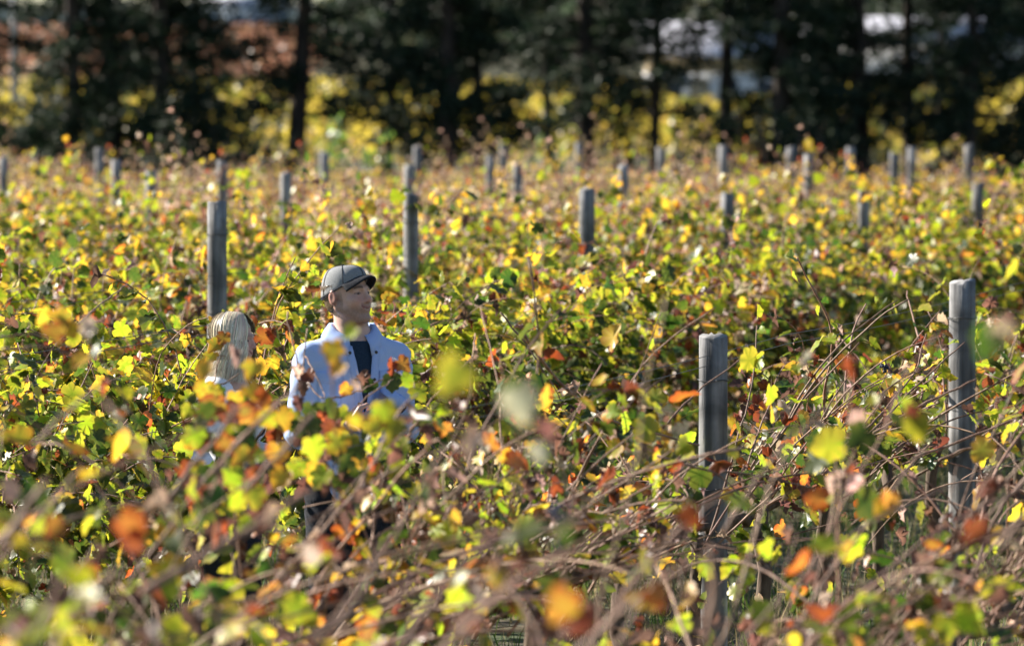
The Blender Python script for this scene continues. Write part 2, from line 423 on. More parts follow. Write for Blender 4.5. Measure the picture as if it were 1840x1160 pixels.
def make_vine(x, y, kind, rng, nleaf, hs=1.0, dens=1.0, prune=False, lo=False, ncane=14, world=True, nshoot=None):
    shoots, M_, P, tpl, cls, size = grow(rng, kind, hs, nshoot, dens, lo)
    root = empty('grapevine', (x, y, 0), ROWANG)
    c, s = math.cos(ROWANG), math.sin(ROWANG)
    W = np.stack([x + P[:, 0] * c - P[:, 1] * s, y + P[:, 0] * s + P[:, 1] * c, P[:, 2]], 1)
    px, py = 920 + W[:, 0] / W[:, 1] * F, HY + (HC - W[:, 2]) / W[:, 1] * F
    if world:      # nothing grows through the two people
        k = np.ones(len(W), bool)
        for bx, by in ((-.64, 22.6), (-1.16, 23.5)): k &= np.hypot(W[:, 0] - bx, W[:, 1] - by) > .40
        M_, P, tpl, cls, px, py, size = M_[k], P[k], tpl[k], cls[k], px[k], py[k], size[k]
        ok = []
        for q in shoots:
            w = np.stack([x + q[0][:, 0] * c - q[0][:, 1] * s, y + q[0][:, 0] * s + q[0][:, 1] * c], 1)
            if all((np.hypot(w[:, 0] - bx, w[:, 1] - by) > .36).all() for bx, by in ((-.64, 22.6), (-1.16, 23.5))): ok.append(q)
        shoots = ok
    if prune:
        k = keep_clear(px, py, rng)
        M_, P, tpl, cls, px, py, size = M_[k], P[k], tpl[k], cls[k], px[k], py[k], size[k]
        ok = []
        for pts, r, bare in shoots:
            w = np.stack([x + pts[:, 0] * c - pts[:, 1] * s, y + pts[:, 0] * s + pts[:, 1] * c, pts[:, 2]], 1)
            qx, qy = 920 + w[:, 0] / w[:, 1] * F, HY + (HC - w[:, 2]) / w[:, 1] * F
            blk = (qx > 1246) & (qx < 1316) & (qy > 600) & (qy < 960) & (rng.random() < .75) | (qx > 1698) & (qx < 1764) & (qy > 500) & (qy < 820) & (rng.random() < .7) | (qx > 515) & (qx < 748) & (qy < 700) | (qx > 350) & (qx < 475) & (qy < 660)
            if blk.any():
                n_ = int(np.argmax(blk))
                if n_ < 4: continue
                pts = pts[:n_]
            ok.append((pts, r, bare))
        shoots = ok
    obj('trunk', random.choice(TRUNKS), root); obj('cordon', random.choice(CORDONS), root)
    shoots.sort(key=lambda q: -(q[2] * 2 + (q[0] @ CAMSIDE).max() + q[0][:, 2].max()))
    for pts, r, bare in shoots[:ncane]:
        obj('cane', cane_mesh(pts, r, rng, 4 if lo else 5), root)
    rest = shoots[ncane:]
    if rest and not lo:
        b = MB()
        for pts, r, bare in rest: b.tube(pts[::2] if len(pts) > 5 else pts, r * .8, 3)
        tag(b.build('inner_canes', M_cane, root, True), kind='stuff')
    inf = (px > -40) & (px < 1880) & (py > -30) & (py < 1190)
    score = P @ CAMSIDE + .9 * P[:, 2] + size * 4 + rng.normal(0, .10, len(P)) - np.where(inf, 0, 5)
    order = np.argsort(-score); pick = order[:nleaf]; pick = pick[inf[pick]] if world else pick
    rest = np.setdiff1d(np.arange(len(P)), pick)
    for i in pick:
        o = bpy.data.objects.new('leaf', random.choice(POOL[CN[cls[i]]]))
        m = Matrix(M_[i].tolist()).to_4x4(); m.translation = P[i]
        COL.objects.link(o); o.parent = root; o.matrix_basis = m
    if len(rest): tag(obj('foliage', leaf_mesh(M_[rest], P[rest], tpl[rest], cls[rest], rng, 'foliage', lo), root), kind='stuff')
    return root
def copy_tree(o, parent=None):
    c = o.copy(); COL.objects.link(c)
    if parent is not None: c.parent = parent
    for ch in KIDS.get(o.name) or o.children: copy_tree(ch, c)
    return c
KIDS = {}

def row_vines(c, d0, d1, step=1.4, off=0.0):
    out = []; d = d0 + off
    while d < d1:
        out.append((c + .25 * d, d)); d += step * ROWDIR[1]
    return out
def inframe(x, d, m=230): 
    p = 920 + x / d * F; m = max(m, 1.6 * F / d); return -m < p < 1840 + m
ORD = ['first', 'second', 'third', 'fourth', 'fifth', 'sixth', 'seventh', 'eighth', 'ninth', 'tenth', 'eleventh', 'twelfth', 'thirteenth', 'fourteenth', 'fifteenth', 'sixteenth', 'seventeenth', 'eighteenth', 'nineteenth', 'twentieth']
TENS = ['', '', 'twenty', 'thirty', 'forty']
def ordw(n):
    w = ORD[:20]
    if n <= 20: return w[n - 1]
    return TENS[n // 10] + '-' + w[n % 10 - 1] if n % 10 else {30: 'thirtieth', 40: 'fortieth'}[n]
def rel_label(things, anchor_px, look, lwhere, rwhere, awhere):
    """label each vine of a row by its count from something one can find"""
    L_ = sorted([t for t in things if t[0] < anchor_px], key=lambda t: -t[0])
    R_ = sorted([t for t in things if t[0] >= anchor_px], key=lambda t: t[0])
    for i, (p, o) in enumerate(L_): o['label'] = f'{look} grapevine, {ordw(i + 1)} {lwhere}'
    for i, (p, o) in enumerate(R_): o['label'] = f'{look} grapevine, {ordw(i + 1)} {rwhere}'

# near rows: every vine grown on its own
A1 = []
for (x, d) in row_vines(ROWS['a1'], 16.5, 62, 1.38, .3):
    if not inframe(x, d): continue
    p = 920 + x / d * F
    o = make_vine(x, d, 'lush' if p < 1150 else ('lush' if random.random() < .5 else 'yellow'), RNG, 150, 1.0 + .10 * random.uniform(-1, 1) + (.06 if p < 800 else .04), 1.0)
    tag(o, None, 'grapevine', 'leafy vines in the row behind the two people'); A1.append((p, o))
rel_label(A1, 640, 'leafy green', 'leftward from the capped man, in the row behind him', 'rightward from the capped man, in the row behind him', '')
A0 = []
for (x, d) in row_vines(ROWS['a'], 11.9, 46, 1.38, .1):
    if not inframe(x, d): continue
    p = 920 + x / d * F
    hs = 1.20 if p < 330 else (1.14 if p < 900 else 1.0)
    o = make_vine(x, d, 'sparse', RNG, 150, hs, (.6 if p < 330 else .9 if p < 900 else .75), prune=True, ncane=20, nshoot=(26 if p < 1000 else 19))
    tag(o, None, 'grapevine', 'thinning vines in the row between camera and people'); A0.append((p, o))
rel_label(A0, 1282, 'thinning', 'left of the nearest grey post, in its own row',
          'right of the nearest grey post, in its own row', '')
Z0 = []
for (x, d) in row_vines(ROWS['a0'], 7.5, 27, 1.38, .2):
    if not inframe(x, d, 320): continue
    p = 920 + x / d * F
    o = make_vine(x, d, 'bare', RNG, 110, 1.10, .36, prune=True, ncane=30, nshoot=(44 if p < 950 else 23))
    tag(o, None, 'grapevine', 'blurred vines along the bottom edge'); Z0.append((p, o))
Z0.sort(key=lambda t: t[0])
for i, (p, o) in enumerate(Z0): o['label'] = f'blurred bare-caned grapevine at the bottom edge, {ordw(i + 1)} from the left'

# farther rows: a few vines of each kind, copied
PROTO = {}
for kind, k, nl, lo, dens, used in (('yellow', 6, 34, False, .85, 0), ('yfar', 6, 0, True, .95, 0), ('rusty', 6, 0, True, 1.0, 0)):
    PROTO[kind] = []
    for i in range(k):
        o = make_vine(0, 60, 'yellow' if kind == 'yfar' else kind, RNG, nl, 1.0, dens, lo=lo, ncane=4 if lo else 6, world=False, nshoot=30)
        PROTO[kind].append([o, False])
bpy.context.view_layer.update()
def put(kind, x, d, label, group):
    e = random.choice(PROTO[kind])
    if not e[1]: o = e[0]; e[1] = True
    else: o = copy_tree(e[0])
    o.location = (x, d, 0); s = random.uniform(.96, 1.12) if d < 56 else random.uniform(.86, 1.02); o.scale = (s, s, s * random.uniform(.93, 1.07))
    tag(o, label, 'grapevine', group); return o
B = []
for (x, d) in row_vines(ROWS['b'] - .45, 24, 84, 1.4, .2):
    if not inframe(x, d): continue
    B.append((920 + x / d * F, put('yellow', x, d, None, 'vines in the row of tall grey posts')))
Bp = sorted(B, key=lambda t: t[0])
PN = ['first', 'second', 'third', 'fourth', 'fifth', 'sixth']
BPOST = [(390, 363, 32.0), (738, 348, 36.0), (1055, 340, 40.8), (1307, 347, 45.5), (1553, 343, 51.4), (1757, 328, 57.5)]
cnt = {}
for p, o in Bp:
    j = int(np.argmin([abs(p - q[0]) for q in BPOST])); s = 'left' if p < BPOST[j][0] else 'right'
    cnt.setdefault((j, s), []).append((abs(p - BPOST[j][0]), o))
for (j, s), L_ in cnt.items():
    L_.sort(key=lambda t: t[0])
    for i, (q, o) in enumerate(L_):
        o['label'] = f'yellow-green grapevine, {ordw(i + 1)} on the {s} of the {PN[j]} mid-field post'
NAMES = ['first', 'second', 'third', 'fourth', 'fifth', 'sixth', 'seventh', 'eighth']
FARV = []
for i in range(8):
    for (x, d) in row_vines(ROWS['c%d' % i], 26, 84.5, 1.42, random.uniform(0, 1)):
        if not inframe(x, d, 120): continue
        p = 920 + x / d * F
        r_ = (d - 47) / 14 + random.uniform(-.5, .5)
        kind = 'yfar' if r_ < .5 else 'rusty'
        if d < 44: kind = 'yellow'
        look = 'blurred rust-brown' if kind == 'rusty' else 'blurred yellow-green'
        FARV.append((i, p, look, put(kind, x, d, 'x', f'vines in the {NAMES[i]} row beyond the mid-field posts')))
for i in range(8):
    for j, (_, p, look, o) in enumerate(sorted([f for f in FARV if f[0] == i], key=lambda f: f[1])):
        o['label'] = f'{look} grapevine, {ordw(j + 1)} from the left in {NAMES[i]} row beyond the mid-field posts'
for k_, L_ in PROTO.items():
    for e in L_:
        if not e[1]:
            for ch in list(e[0].children): bpy.data.objects.remove(ch)
            bpy.data.objects.remove(e[0])

# single sprigs and canes that stand out of the near rows
NEAR = [o for _, o in Z0 + A0 + A1 + B] + [f[3] for f in FARV]
bpy.context.view_layer.update()
def owner(w):
    o = min(NEAR, key=lambda q: (q.location.x - w.x) ** 2 + (q.location.y - w.y) ** 2)
    return o, o.matrix_world.inverted()
def hero_leaf(px, py, d, size, cls, tilt=None):
    w = at(px, py, d); o, inv = owner(w)
    n = Vector((random.uniform(-.5, .5), -1, random.uniform(-.1, .7))).normalized()
    t = Vector((random.uniform(-.8, .8), random.uniform(-.4, .2), random.uniform(-1, -.2))); t = (t - n * t.dot(n)).normalized(); x = t.cross(n)
    m = Matrix((x, t, n)).transposed().to_4x4(); m.translation = w - t * size * .4
    l = bpy.data.objects.new('leaf', random.choice(POOL[cls])); COL.objects.link(l); l.parent = o
    l.matrix_basis = inv @ m @ Matrix.Scale(size, 4)
def hero_cane(pts, d, r=.004, d2=None):
    n = len(pts); ds = np.linspace(d, d2 or d, n); w = [at(p[0], p[1], q) for p, q in zip(pts, ds)]; o, inv = owner(w[0])
    P = np.array([inv @ q for q in w]); t = np.linspace(0, n - 1, 4 * n); P = np.stack([np.interp(t, range(n), P[:, j]) for j in range(3)], 1)
    P[1:-1] = .25 * P[:-2] + .5 * P[1:-1] + .25 * P[2:]; P += RNG.normal(0, .002, P.shape)
    b = MB(); k = random.uniform(.8, 1.3); R = np.linspace(r, r * .6, len(P)); R[::3] *= 1.2
    b.tube(P, R, 6, (k, k * .97, k * .93)); b.build('cane', M_cane, o, True)
for a in [(815, 676, 9.6, .066, 'lime'), (597, 632, 14.5, .058, 'yellow'), (628, 598, 14.2, .04, 'lime'), (606, 664, 14.6, .045, 'amber'), (640, 690, 15, .03, 'pale'),
          (936, 728, 9.8, .062, 'wan'), (925, 705, 10, .05, 'green'), (985, 772, 10.5, .045, 'brown'), (972, 814, 10.3, .036, 'wan'), (850, 790, 11, .05, 'pale'),
          (97, 597, 14, .055, 'amber'), (158, 592, 14, .05, 'pale'), (1530, 660, 14, .048, 'red'), (1545, 785, 13, .065, 'green'), (1650, 770, 13, .06, 'lime'), (1640, 742, 13, .045, 'red'),
          (1450, 645, 15, .04, 'pale'), (422, 640, 16.5, .048, 'pale'), (452, 665, 16, .055, 'yellow'), (366, 664, 16, .05, 'yellow'), (468, 715, 15.5, .055, 'red'), (452, 705, 15.5, .05, 'yellow'),
          (690, 742, 14.8, .06, 'lime'), (672, 765, 14.8, .05, 'yellow'), (705, 770, 14.8, .055, 'lime'), (640, 757, 15, .04, 'yellow'), (1775, 615, 9.5, .06, 'green'), (1800, 600, 9.5, .05, 'pale'),
          (652, 684, 20.3, .055, 'brown'), (664, 694, 20.3, .05, 'green'), (704, 660, 20.2, .05, 'red'), (724, 655, 20.2, .055, 'amber'), (704, 688, 20.2, .065, 'green'), (730, 684, 20.2, .055, 'lime'), (752, 706, 20.1, .06, 'lime'),
          (545, 690, 20, .06, 'brown'), (555, 676, 20, .05, 'red'), (537, 668, 19, .05, 'pale'), (400, 608, 21, .05, 'amber'), (385, 622, 21, .055, 'yellow'), (378, 642, 21, .05, 'yellow'), (475, 606, 21, .065, 'amber'), (487, 600, 21, .05, 'red'),
          (620, 700, 19.5, .045, 'amber'), (590, 735, 18.5, .06, 'green'), (560, 742, 18.5, .065, 'green'), (615, 745, 18.5, .05, 'lime'), (535, 725, 18.6, .05, 'brown'), (580, 752, 18.4, .05, 'red'),
          (1551, 330, 51.2, .085, 'yellow'), (1559, 338, 51.2, .07, 'yellow'), (1546, 337, 51.2, .06, 'lime'), (1453, 258, 65, .09, 'yellow'), (1456, 266, 65, .08, 'yellow'), (1450, 264, 65, .07, 'yellow'), (1590, 915, 14, .055, 'yellow'), (1600, 900, 14, .045, 'amber'), (1755, 960, 11, .05, 'red'), (1240, 930, 12, .05, 'amber'), (1015, 960, 11, .04, 'green'), (235, 945, 12, .065, 'amber'), (240, 975, 12, .05, 'red'),
          (97, 950, 12, .045, 'amber'), (330, 845, 15, .04, 'red'), (1180, 1075, 11, .05, 'amber'), (1010, 1090, 9.8, .06, 'amber'), (1050, 1120, 9.8, .05, 'red'), (560, 1000, 12, .05, 'pale'), (490, 930, 12, .04, 'pale')]:
    hero_leaf(*a)
for i in range(60):
    hero_leaf(random.uniform(505, 770), random.uniform(748, 880), random.uniform(17.0, 19.5), random.uniform(.045, .075), random.choice(['green', 'green', 'lime', 'green', 'lime', 'yellow', 'red', 'brown', 'lime']))
for i in range(55):
    hero_leaf(random.uniform(330, 505), random.uniform(728, 870), random.uniform(16.0, 18.5), random.uniform(.045, .07), random.choice(['green', 'green', 'lime', 'yellow', 'red', 'brown', 'lime', 'amber']))
for i in range(13):
    hero_leaf(random.uniform(350, 480), random.uniform(698, 742), random.uniform(17, 20), random.uniform(.04, .065), random.choice(['green', 'green', 'lime', 'yellow', 'brown', 'red']))
for i in range(40):
    hero_leaf(random.uniform(340, 500), random.uniform(840, 960), random.uniform(15, 18), random.uniform(.04, .065), random.choice(['green', 'green', 'lime', 'brown', 'red', 'brown']))
for pts, d, r_, d2 in [
    ([(845, 640), (850, 700), (830, 760), (790, 830)], 17.5, .0035, 17.5), ([(597, 668), (600, 760), (610, 860)], 14.6, .0028, 14.8), ([(815, 720), (822, 820), (830, 960)], 9.6, .003, 9.8),
    ([(936, 770), (930, 860), (920, 980)], 9.8, .003, 10), ([(1530, 690), (1525, 800), (1500, 900)], 14, .003, 14),
    ([(515, 560), (530, 640), (560, 700), (580, 715)], 20.2, .0035, 20), ([(552, 590), (545, 650), (535, 700)], 20.2, .0026, 20), ([(548, 640), (560, 660), (580, 700), (583, 715)], 20.2, .0028, 20),
    ([(595, 717), (640, 705), (690, 680), (760, 640)], 20.2, .0032, 20.3), ([(606, 770), (640, 730), (690, 692), (705, 682)], 19.5, .0032, 20.1),
    ([(360, 705), (400, 690), (430, 672)], 21, .004, 21), ([(383, 690), (392, 650), (400, 620)], 21, .003, 21), ([(345, 622), (375, 635), (402, 640)], 21.2, .003, 21.2),
    ([(710, 880), (722, 800), (745, 765), (760, 735)], 19, .006, 18.5), ([(740, 760), (800, 690), (850, 640), (852, 600)], 20, .0035, 21), ([(690, 1000), (755, 880), (800, 800)], 13, .006, 13),
    ([(940, 600), (1005, 690), (1100, 760), (1255, 800)], 21, .0065, 22), ([(900, 560), (960, 640), (1010, 720)], 22, .004, 22),
    ([(1555, 775), (1600, 725), (1645, 670), (1665, 600)], 22.8, .0042, 23.5), ([(1560, 785), (1640, 700), (1735, 615)], 22.5, .0042, 23), ([(1570, 780), (1660, 725), (1760, 680)], 21.8, .0058, 22),
    ([(1640, 825), (1745, 785), (1840, 745)], 21.4, .0058, 21.5), ([(1690, 828), (1740, 805), (1830, 795)], 21, .0055, 21), ([(1270, 845), (1380, 858), (1470, 880), (1560, 868)], 20.5, .0042, 20.5),
    ([(1300, 960), (1350, 880), (1440, 760)], 14.5, .0065, 14.5), ([(1200, 760), (1255, 700), (1340, 640)], 22, .004, 22.5), ([(1180, 820), (1290, 850), (1330, 890)], 20, .005, 20),
    ([(0, 985), (40, 925), (85, 860)], 11.5, .011, 11.5), ([(125, 1115), (170, 1065), (215, 1020)], 11, .011, 11), ([(255, 1065), (400, 980), (560, 880)], 11.8, .010, 12.3), ([(300, 900), (360, 820), (430, 735)], 14.5, .008, 14.5),
    ([(380, 850), (460, 760), (540, 690)], 14.5, .007, 15), ([(440, 880), (520, 800), (560, 745)], 14, .007, 14.3), ([(60, 800), (130, 730), (190, 690)], 13.5, .007, 13.5), ([(720, 1160), (800, 1050), (900, 960)], 10.5, .009, 10.8),
    ([(560, 1160), (640, 1080), (690, 980)], 10, .009, 10.3), ([(1270, 1160), (1285, 1060), (1278, 980)], 11.5, .010, 11.5), ([(0, 605), (60, 600), (130, 625)], 18, .004, 18), ([(0, 628), (80, 622), (140, 640)], 17, .0055, 17),
    ([(100, 620), (180, 545), (230, 510)], 21, .004, 22), ([(1800, 985), (1840, 930)], 12, .009, 12), ([(1815, 1010), (1812, 860)], 20, .005, 20)]:
    hero_cane(pts, d, r_, d2)
def grape_bunch(px, py, d, n, L_):
    w = at(px, py, d); o, inv = owner(w); b = MB(); c0 = inv @ w
    for i in range(n):
        t = random.random(); a = random.uniform(0, 6.28); rr = .032 * (1 - .75 * t) * math.sqrt(random.random()); q = Vector((rr * math.cos(a), rr * math.sin(a), -t * L_)) + c0; s_ = random.uniform(.006, .0085)
        V = []; k = 6
        for la in (-.9, -.3, .3, .9):
            for j in range(k): V.append((q.x + s_ * math.cos(la) * math.cos(j * 1.047 + la), q.y + s_ * math.cos(la) * math.sin(j * 1.047 + la), q.z + s_ * math.sin(la) * 1.1))
        b.add(V, [[i_ * k + j, i_ * k + (j + 1) % k, (i_ + 1) * k + (j + 1) % k, (i_ + 1) * k + j] for i_ in range(3) for j in range(k)] + [list(range(k))[::-1], [18 + j for j in range(k)]])
    b.build('grape_bunch', M_grape, o, True)
grape_bunch(1010, 905, 12.5, 55, .10); grape_bunch(455, 830, 16, 45, .08); grape_bunch(1592, 655, 24, 14, .03)

# ------------------------------------------------------------------ posts and wires
def make_post(px, ytop, d, w, label, group, rng, tilt=0.0, split=False):
    t = at(px, ytop, d); h = t.z; r = w / F * d / 2
    root = empty('vineyard_post', (t.x, d, 0), rng.uniform(0, 6)); root.rotation_euler[1] = tilt
    k = 18; zs = np.linspace(-.02, h, 9); V = []; C = []
    a0 = rng.uniform(0, 6)
    wob = 1 + .05 * np.sin(np.arange(k) * 2 * math.pi / k * 2 + a0) + rng.normal(0, .012, k)
    crk = rng.integers(0, k, 3); tops = rng.normal(0, .0025, k) - (rng.random(k) < .12) * .012
    wob[crk] *= .93
    for z in zs:
        for j in range(k):
            a = 2 * math.pi * j / k; q = r * wob[j] * (1 + rng.normal(0, .006)) * (1.04 - .05 * z / h)
            V.append((q * math.cos(a), q * math.sin(a), z + ((.012 * math.sin(a + a0) + tops[j]) if z == zs[-1] else 0))); g = rng.uniform(.85, 1.1) * (.55 if j in crk else 1); C.append((g, g, g * 1.02))
    f = [[i * k + j, i * k + (j + 1) % k, (i + 1) * k + (j + 1) % k, (i + 1) * k + j] for i in range(8) for j in range(k)]
    n = len(V); V.append((0, 0, h + .004)); C.append((1, 1, 1))
    b = MB(); b.add(np.array(V), f + [[8 * k + j, 8 * k + (j + 1) % k, n] for j in range(k)]); b.C = [np.array(C)]
    obj('shaft', b.me('shaft', M_post), root)
    if d < 40:
        for zz in (h - .18, h - .62):
            s_ = MB(); P = [(r * 1.12 * math.cos(a), r * 1.12 * math.sin(a), zz + .004 * math.sin(3 * a)) for a in np.linspace(0, 2 * math.pi, 13)]
            s_.tube(P, .0022, 4); s_.build('wire_tie', M_wire, root)
    tag(root, label, 'post', group)
    return root
PR = np.random.default_rng(5)
make_post(1282, 603, 23.0, 50, 'thick weathered grey post nearest the camera, right of the capped man', 'posts of the front vine rows', PR)
make_post(1730, 505, 28.0, 47, 'weathered grey post behind diagonal bare canes at the right', 'posts of the front vine rows', PR)
BW = [36, 29, 28, 26, 20, 22]
BL = ['widest mid-field grey post, behind and above the blonde woman', 'grey mid-field post just behind the capped man, to his right',
      'tall grey mid-field post at the middle of the vineyard', 'grey mid-field post above the nearest thick post',
      'narrow grey mid-field post with a yellow leaf on its top', 'rightmost mid-field grey post, in front of a taller pale post']
for (px, yt, d), w, l in zip(BPOST, BW, BL):
    make_post(px, yt, d, w, l, 'posts in the mid-field row', PR)
FAR = [(7, 284, 'at the very left edge, low among the leaves'), (181, 268, 'faint and pale, second from the left, against the dark pines'),
       (210, 288, 'third from the left, in rusty leaves'), (272, 307, 'short and dark, left of the widest mid-field post'),
       (400, 290, 'right above the widest mid-field post'), (516, 310, 'half hidden, between the widest mid-field post and the cap'),
       (583, 274, 'straight above the cap, thin and pale'), (737, 297, 'standing right above the post behind the man'),
       (748, 263, 'behind another post, beside a rusty tuft of shoots'), (878, 280, 'small and pale, left beside a taller far post'),
       (895, 260, 'tall, under the double pine trunks'), (930, 298, 'low, just left of the middle of the field'),
       (1043, 256, 'small, at the foot of the thick middle pine'), (1120, 297, 'short, halfway between middle and right mid-field posts'),
       (1187, 265, 'alone and pale, right of the middle pine'), (1300, 262, 'tall, straight above the fourth mid-field post'),
       (1420, 264, 'pale and blurred, before the dark low pine'), (1455, 275, 'carrying a bright yellow leaf on its top'),
       (1528, 265, 'thin, at the foot of the big right pine'), (1608, 275, 'slim, above rust leaves left of the twin trunks'),
       (1638, 265, 'tiny, at the foot of the slim right pine'), (1740, 260, 'tallest on the far right, below a dark trunk')]
for px, yt, l in FAR:
    dn = .85 * F / (yt - HY); best = None
    for k_, c in ROWS.items():
        s = .25 - (px - 920) / F
        d = -c / s
        if best is None or abs(d - dn) < abs(best - dn): best = d
    d = best if abs(best - dn) < 6 else dn
    d = min(d, 79)
    make_post(px, yt, d, .105 * F / d * PR.uniform(.9, 1.1), 'far grey vineyard post ' + l, 'far posts before the pines', PR, PR.normal(0, .012))
WL = {'a0': 'thin trellis wires through the blurred vines along the bottom', 'a': 'two dark trellis wires crossing in front of the man',
      'a1': 'trellis wires buried in the leafy row behind the people', 'b': 'trellis wires along the row of mid-field posts'}
for k_, l in WL.items():
    c = ROWS[k_]; y0 = {'a0': 6.5, 'a': 12.5, 'a1': 19, 'b': 26}[k_]; y1 = y0 + 26
    root = empty('trellis_wire', (c + .25 * y0, y0, 0)); tag(root, l, 'trellis wire', 'trellis wires of the vine rows')
    for z in ((.8, 1.46, 1.50) if k_ != 'a0' else (.8, 1.3)):
        n = 40; t = np.linspace(0, y1 - y0, n)
        P = np.stack([.25 * t, t, z - .02 * np.abs(np.sin(t * math.pi / 6))], 1)
        b = MB(); b.tube(P, .0016, 4); b.build('strand', M_wire, root)

# ------------------------------------------------------------------ grass between the rows
def build_grass():
    n = 42000; rng = RNG
    y = rng.uniform(13, 40, n); x = (rng.uniform(-.1, .1, n)) * y * 1.02
    keep = np.sin(x * 2.1 + y * .9) + np.sin(x * 4.7 - y * 2.2) + rng.normal(0, .8, n) > -.7
    x, y = x[keep], y[keep]; n = len(x)
    h = rng.uniform(.05, .22, n); a = rng.uniform(0, 6.28, n); w = rng.uniform(.0025, .005, n)
    lx, ly = rng.normal(0, .06, n), rng.normal(0, .06, n)
    dx, dy = np.cos(a) * w, np.sin(a) * w
    V = np.stack([np.stack([x - dx, y - dy, 0 * x - .01], 1), np.stack([x + dx, y + dy, 0 * x - .01], 1),
                  np.stack([x + lx * .4 + dx * .8, y + ly * .4 + dy * .8, h * .6], 1), np.stack([x + lx * .4 - dx * .8, y + ly * .4 - dy * .8, h * .6], 1),
                  np.stack([x + lx * 1.2, y + ly * 1.2, h], 1)], 1)
    i = np.arange(n)[:, None] * 5
    Q = i + np.array([0, 1, 2, 3]); T = i + np.array([3, 2, 4])
    c = np.where(rng.random((n, 1)) < .5, np.array([.10, .17, .03]), np.array([.34, .28, .15])) * rng.uniform(.6, 1.3, (n, 1))
    tag(obj('grass', mesh('grass', V.reshape(-1, 3), [Q, T], M_grass, np.repeat(c, 5, 0))), 'green and straw coloured grass under the vines', 'grass', kind='stuff')
build_grass()

# ------------------------------------------------------------------ pines
def needles(C, size, n_each, col, rng, flat=.6):
    """clumps of narrow needle sprays round the points C"""
    n = len(C) * n_each
    c = np.repeat(C, n_each, 0) + rng.normal(0, 1, (n, 3)) * np.array([size * .5, size * .5, size * .28])
    d = norm(rng.normal(0, 1, (n, 3)) * np.array([1, 1, flat]) + [0, 0, -.1]); u = norm(np.cross(d, rng.normal(0, 1, (n, 3))))
    L_ = rng.uniform(.5, 1.1, (n, 1)) * size; w = L_ * .17
    V = np.stack([c - u * w, c + u * w, c + d * L_], 1).reshape(-1, 3)
    k = rng.uniform(.6, 1.5, (n, 1)) * np.array(col)
    return V, np.arange(n * 3).reshape(-1, 3), np.repeat(k, 3, 0)
DENSE = (128, 200, 292, 800, 858, 1400, 1465, 1850)
def make_pine(px, d, dia, base_h, rad, label, seed, H=13.0, lean=0.0, gap=None, dens=None):
    dens = (.9 if px in DENSE else .58) if dens is None else dens
    rng = np.random.default_rng(seed)
    root = empty('pine_tree', ((px - 920) / F * d, d, 0)); tag(root, label, 'pine tree', 'pines in the windbreak behind the vineyard')
    z = np.linspace(-.1, H, 16); b = MB()
    P = np.stack([lean * z + .05 * np.sin(z * .6 + seed), .04 * np.cos(z * .5 + seed), z], 1)
    b.tube(P, np.interp(z, [-.1, .4, H], [dia * .62, dia * .5, .04]) * rng.uniform(.95, 1.05, 16), 10); b.build('trunk', M_pine_bark, root, True)
    V, Fc, Cc, n0 = [], [], [], 0
    zz = base_h; cents_lo, cents_hi = [], []
    nl = 0
    while zz < H - .5:
        for q in range(3):
            az = rng.uniform(0, 2 * math.pi); prof = (1 - zz / H) ** .6
            L_ = rad * prof * rng.uniform(.45, 1.2); k = 7
            t = np.linspace(0, 1, k)
            pts = np.stack([np.cos(az) * t * L_, np.sin(az) * t * L_, zz + .12 * L_ * t - .30 * L_ * t ** 2 + rng.normal(0, .03, k)], 1)
            pts[:, 0] += lean * zz
            if zz < 6:
                bl = MB(); bl.tube(pts, np.linspace(.035, .008, k) * (L_ / 2 + .3), 5); bl.build('limb', M_pine_bark, root, True); nl += 1
            m = int((26 if zz < 6 else 9) * dens * L_ / 1.6)
            tt = rng.uniform(.34, 1.05, m)
            c = np.stack([np.interp(tt, t, pts[:, j]) for j in range(3)], 1) + rng.normal(0, .14, (m, 3)) * np.array([1, 1, .6])
            (cents_lo if zz < 6 else cents_hi).append(c)
        zz += .30 if zz < 6 else .75
    for cc, s, ne in ((cents_lo, .26, 9), (cents_hi, .6, 8)):
        if not cc: continue
        c = np.concatenate(cc); v, f, k_ = needles(c, s, ne, (.020, .034, .018), rng)
        V.append(v); Fc.append(f + n0); Cc.append(k_); n0 += len(v)
    if V:
        tag(obj('crown', mesh('crown', np.concatenate(V), np.concatenate(Fc), M_needle, np.concatenate(Cc)), root), kind='stuff')
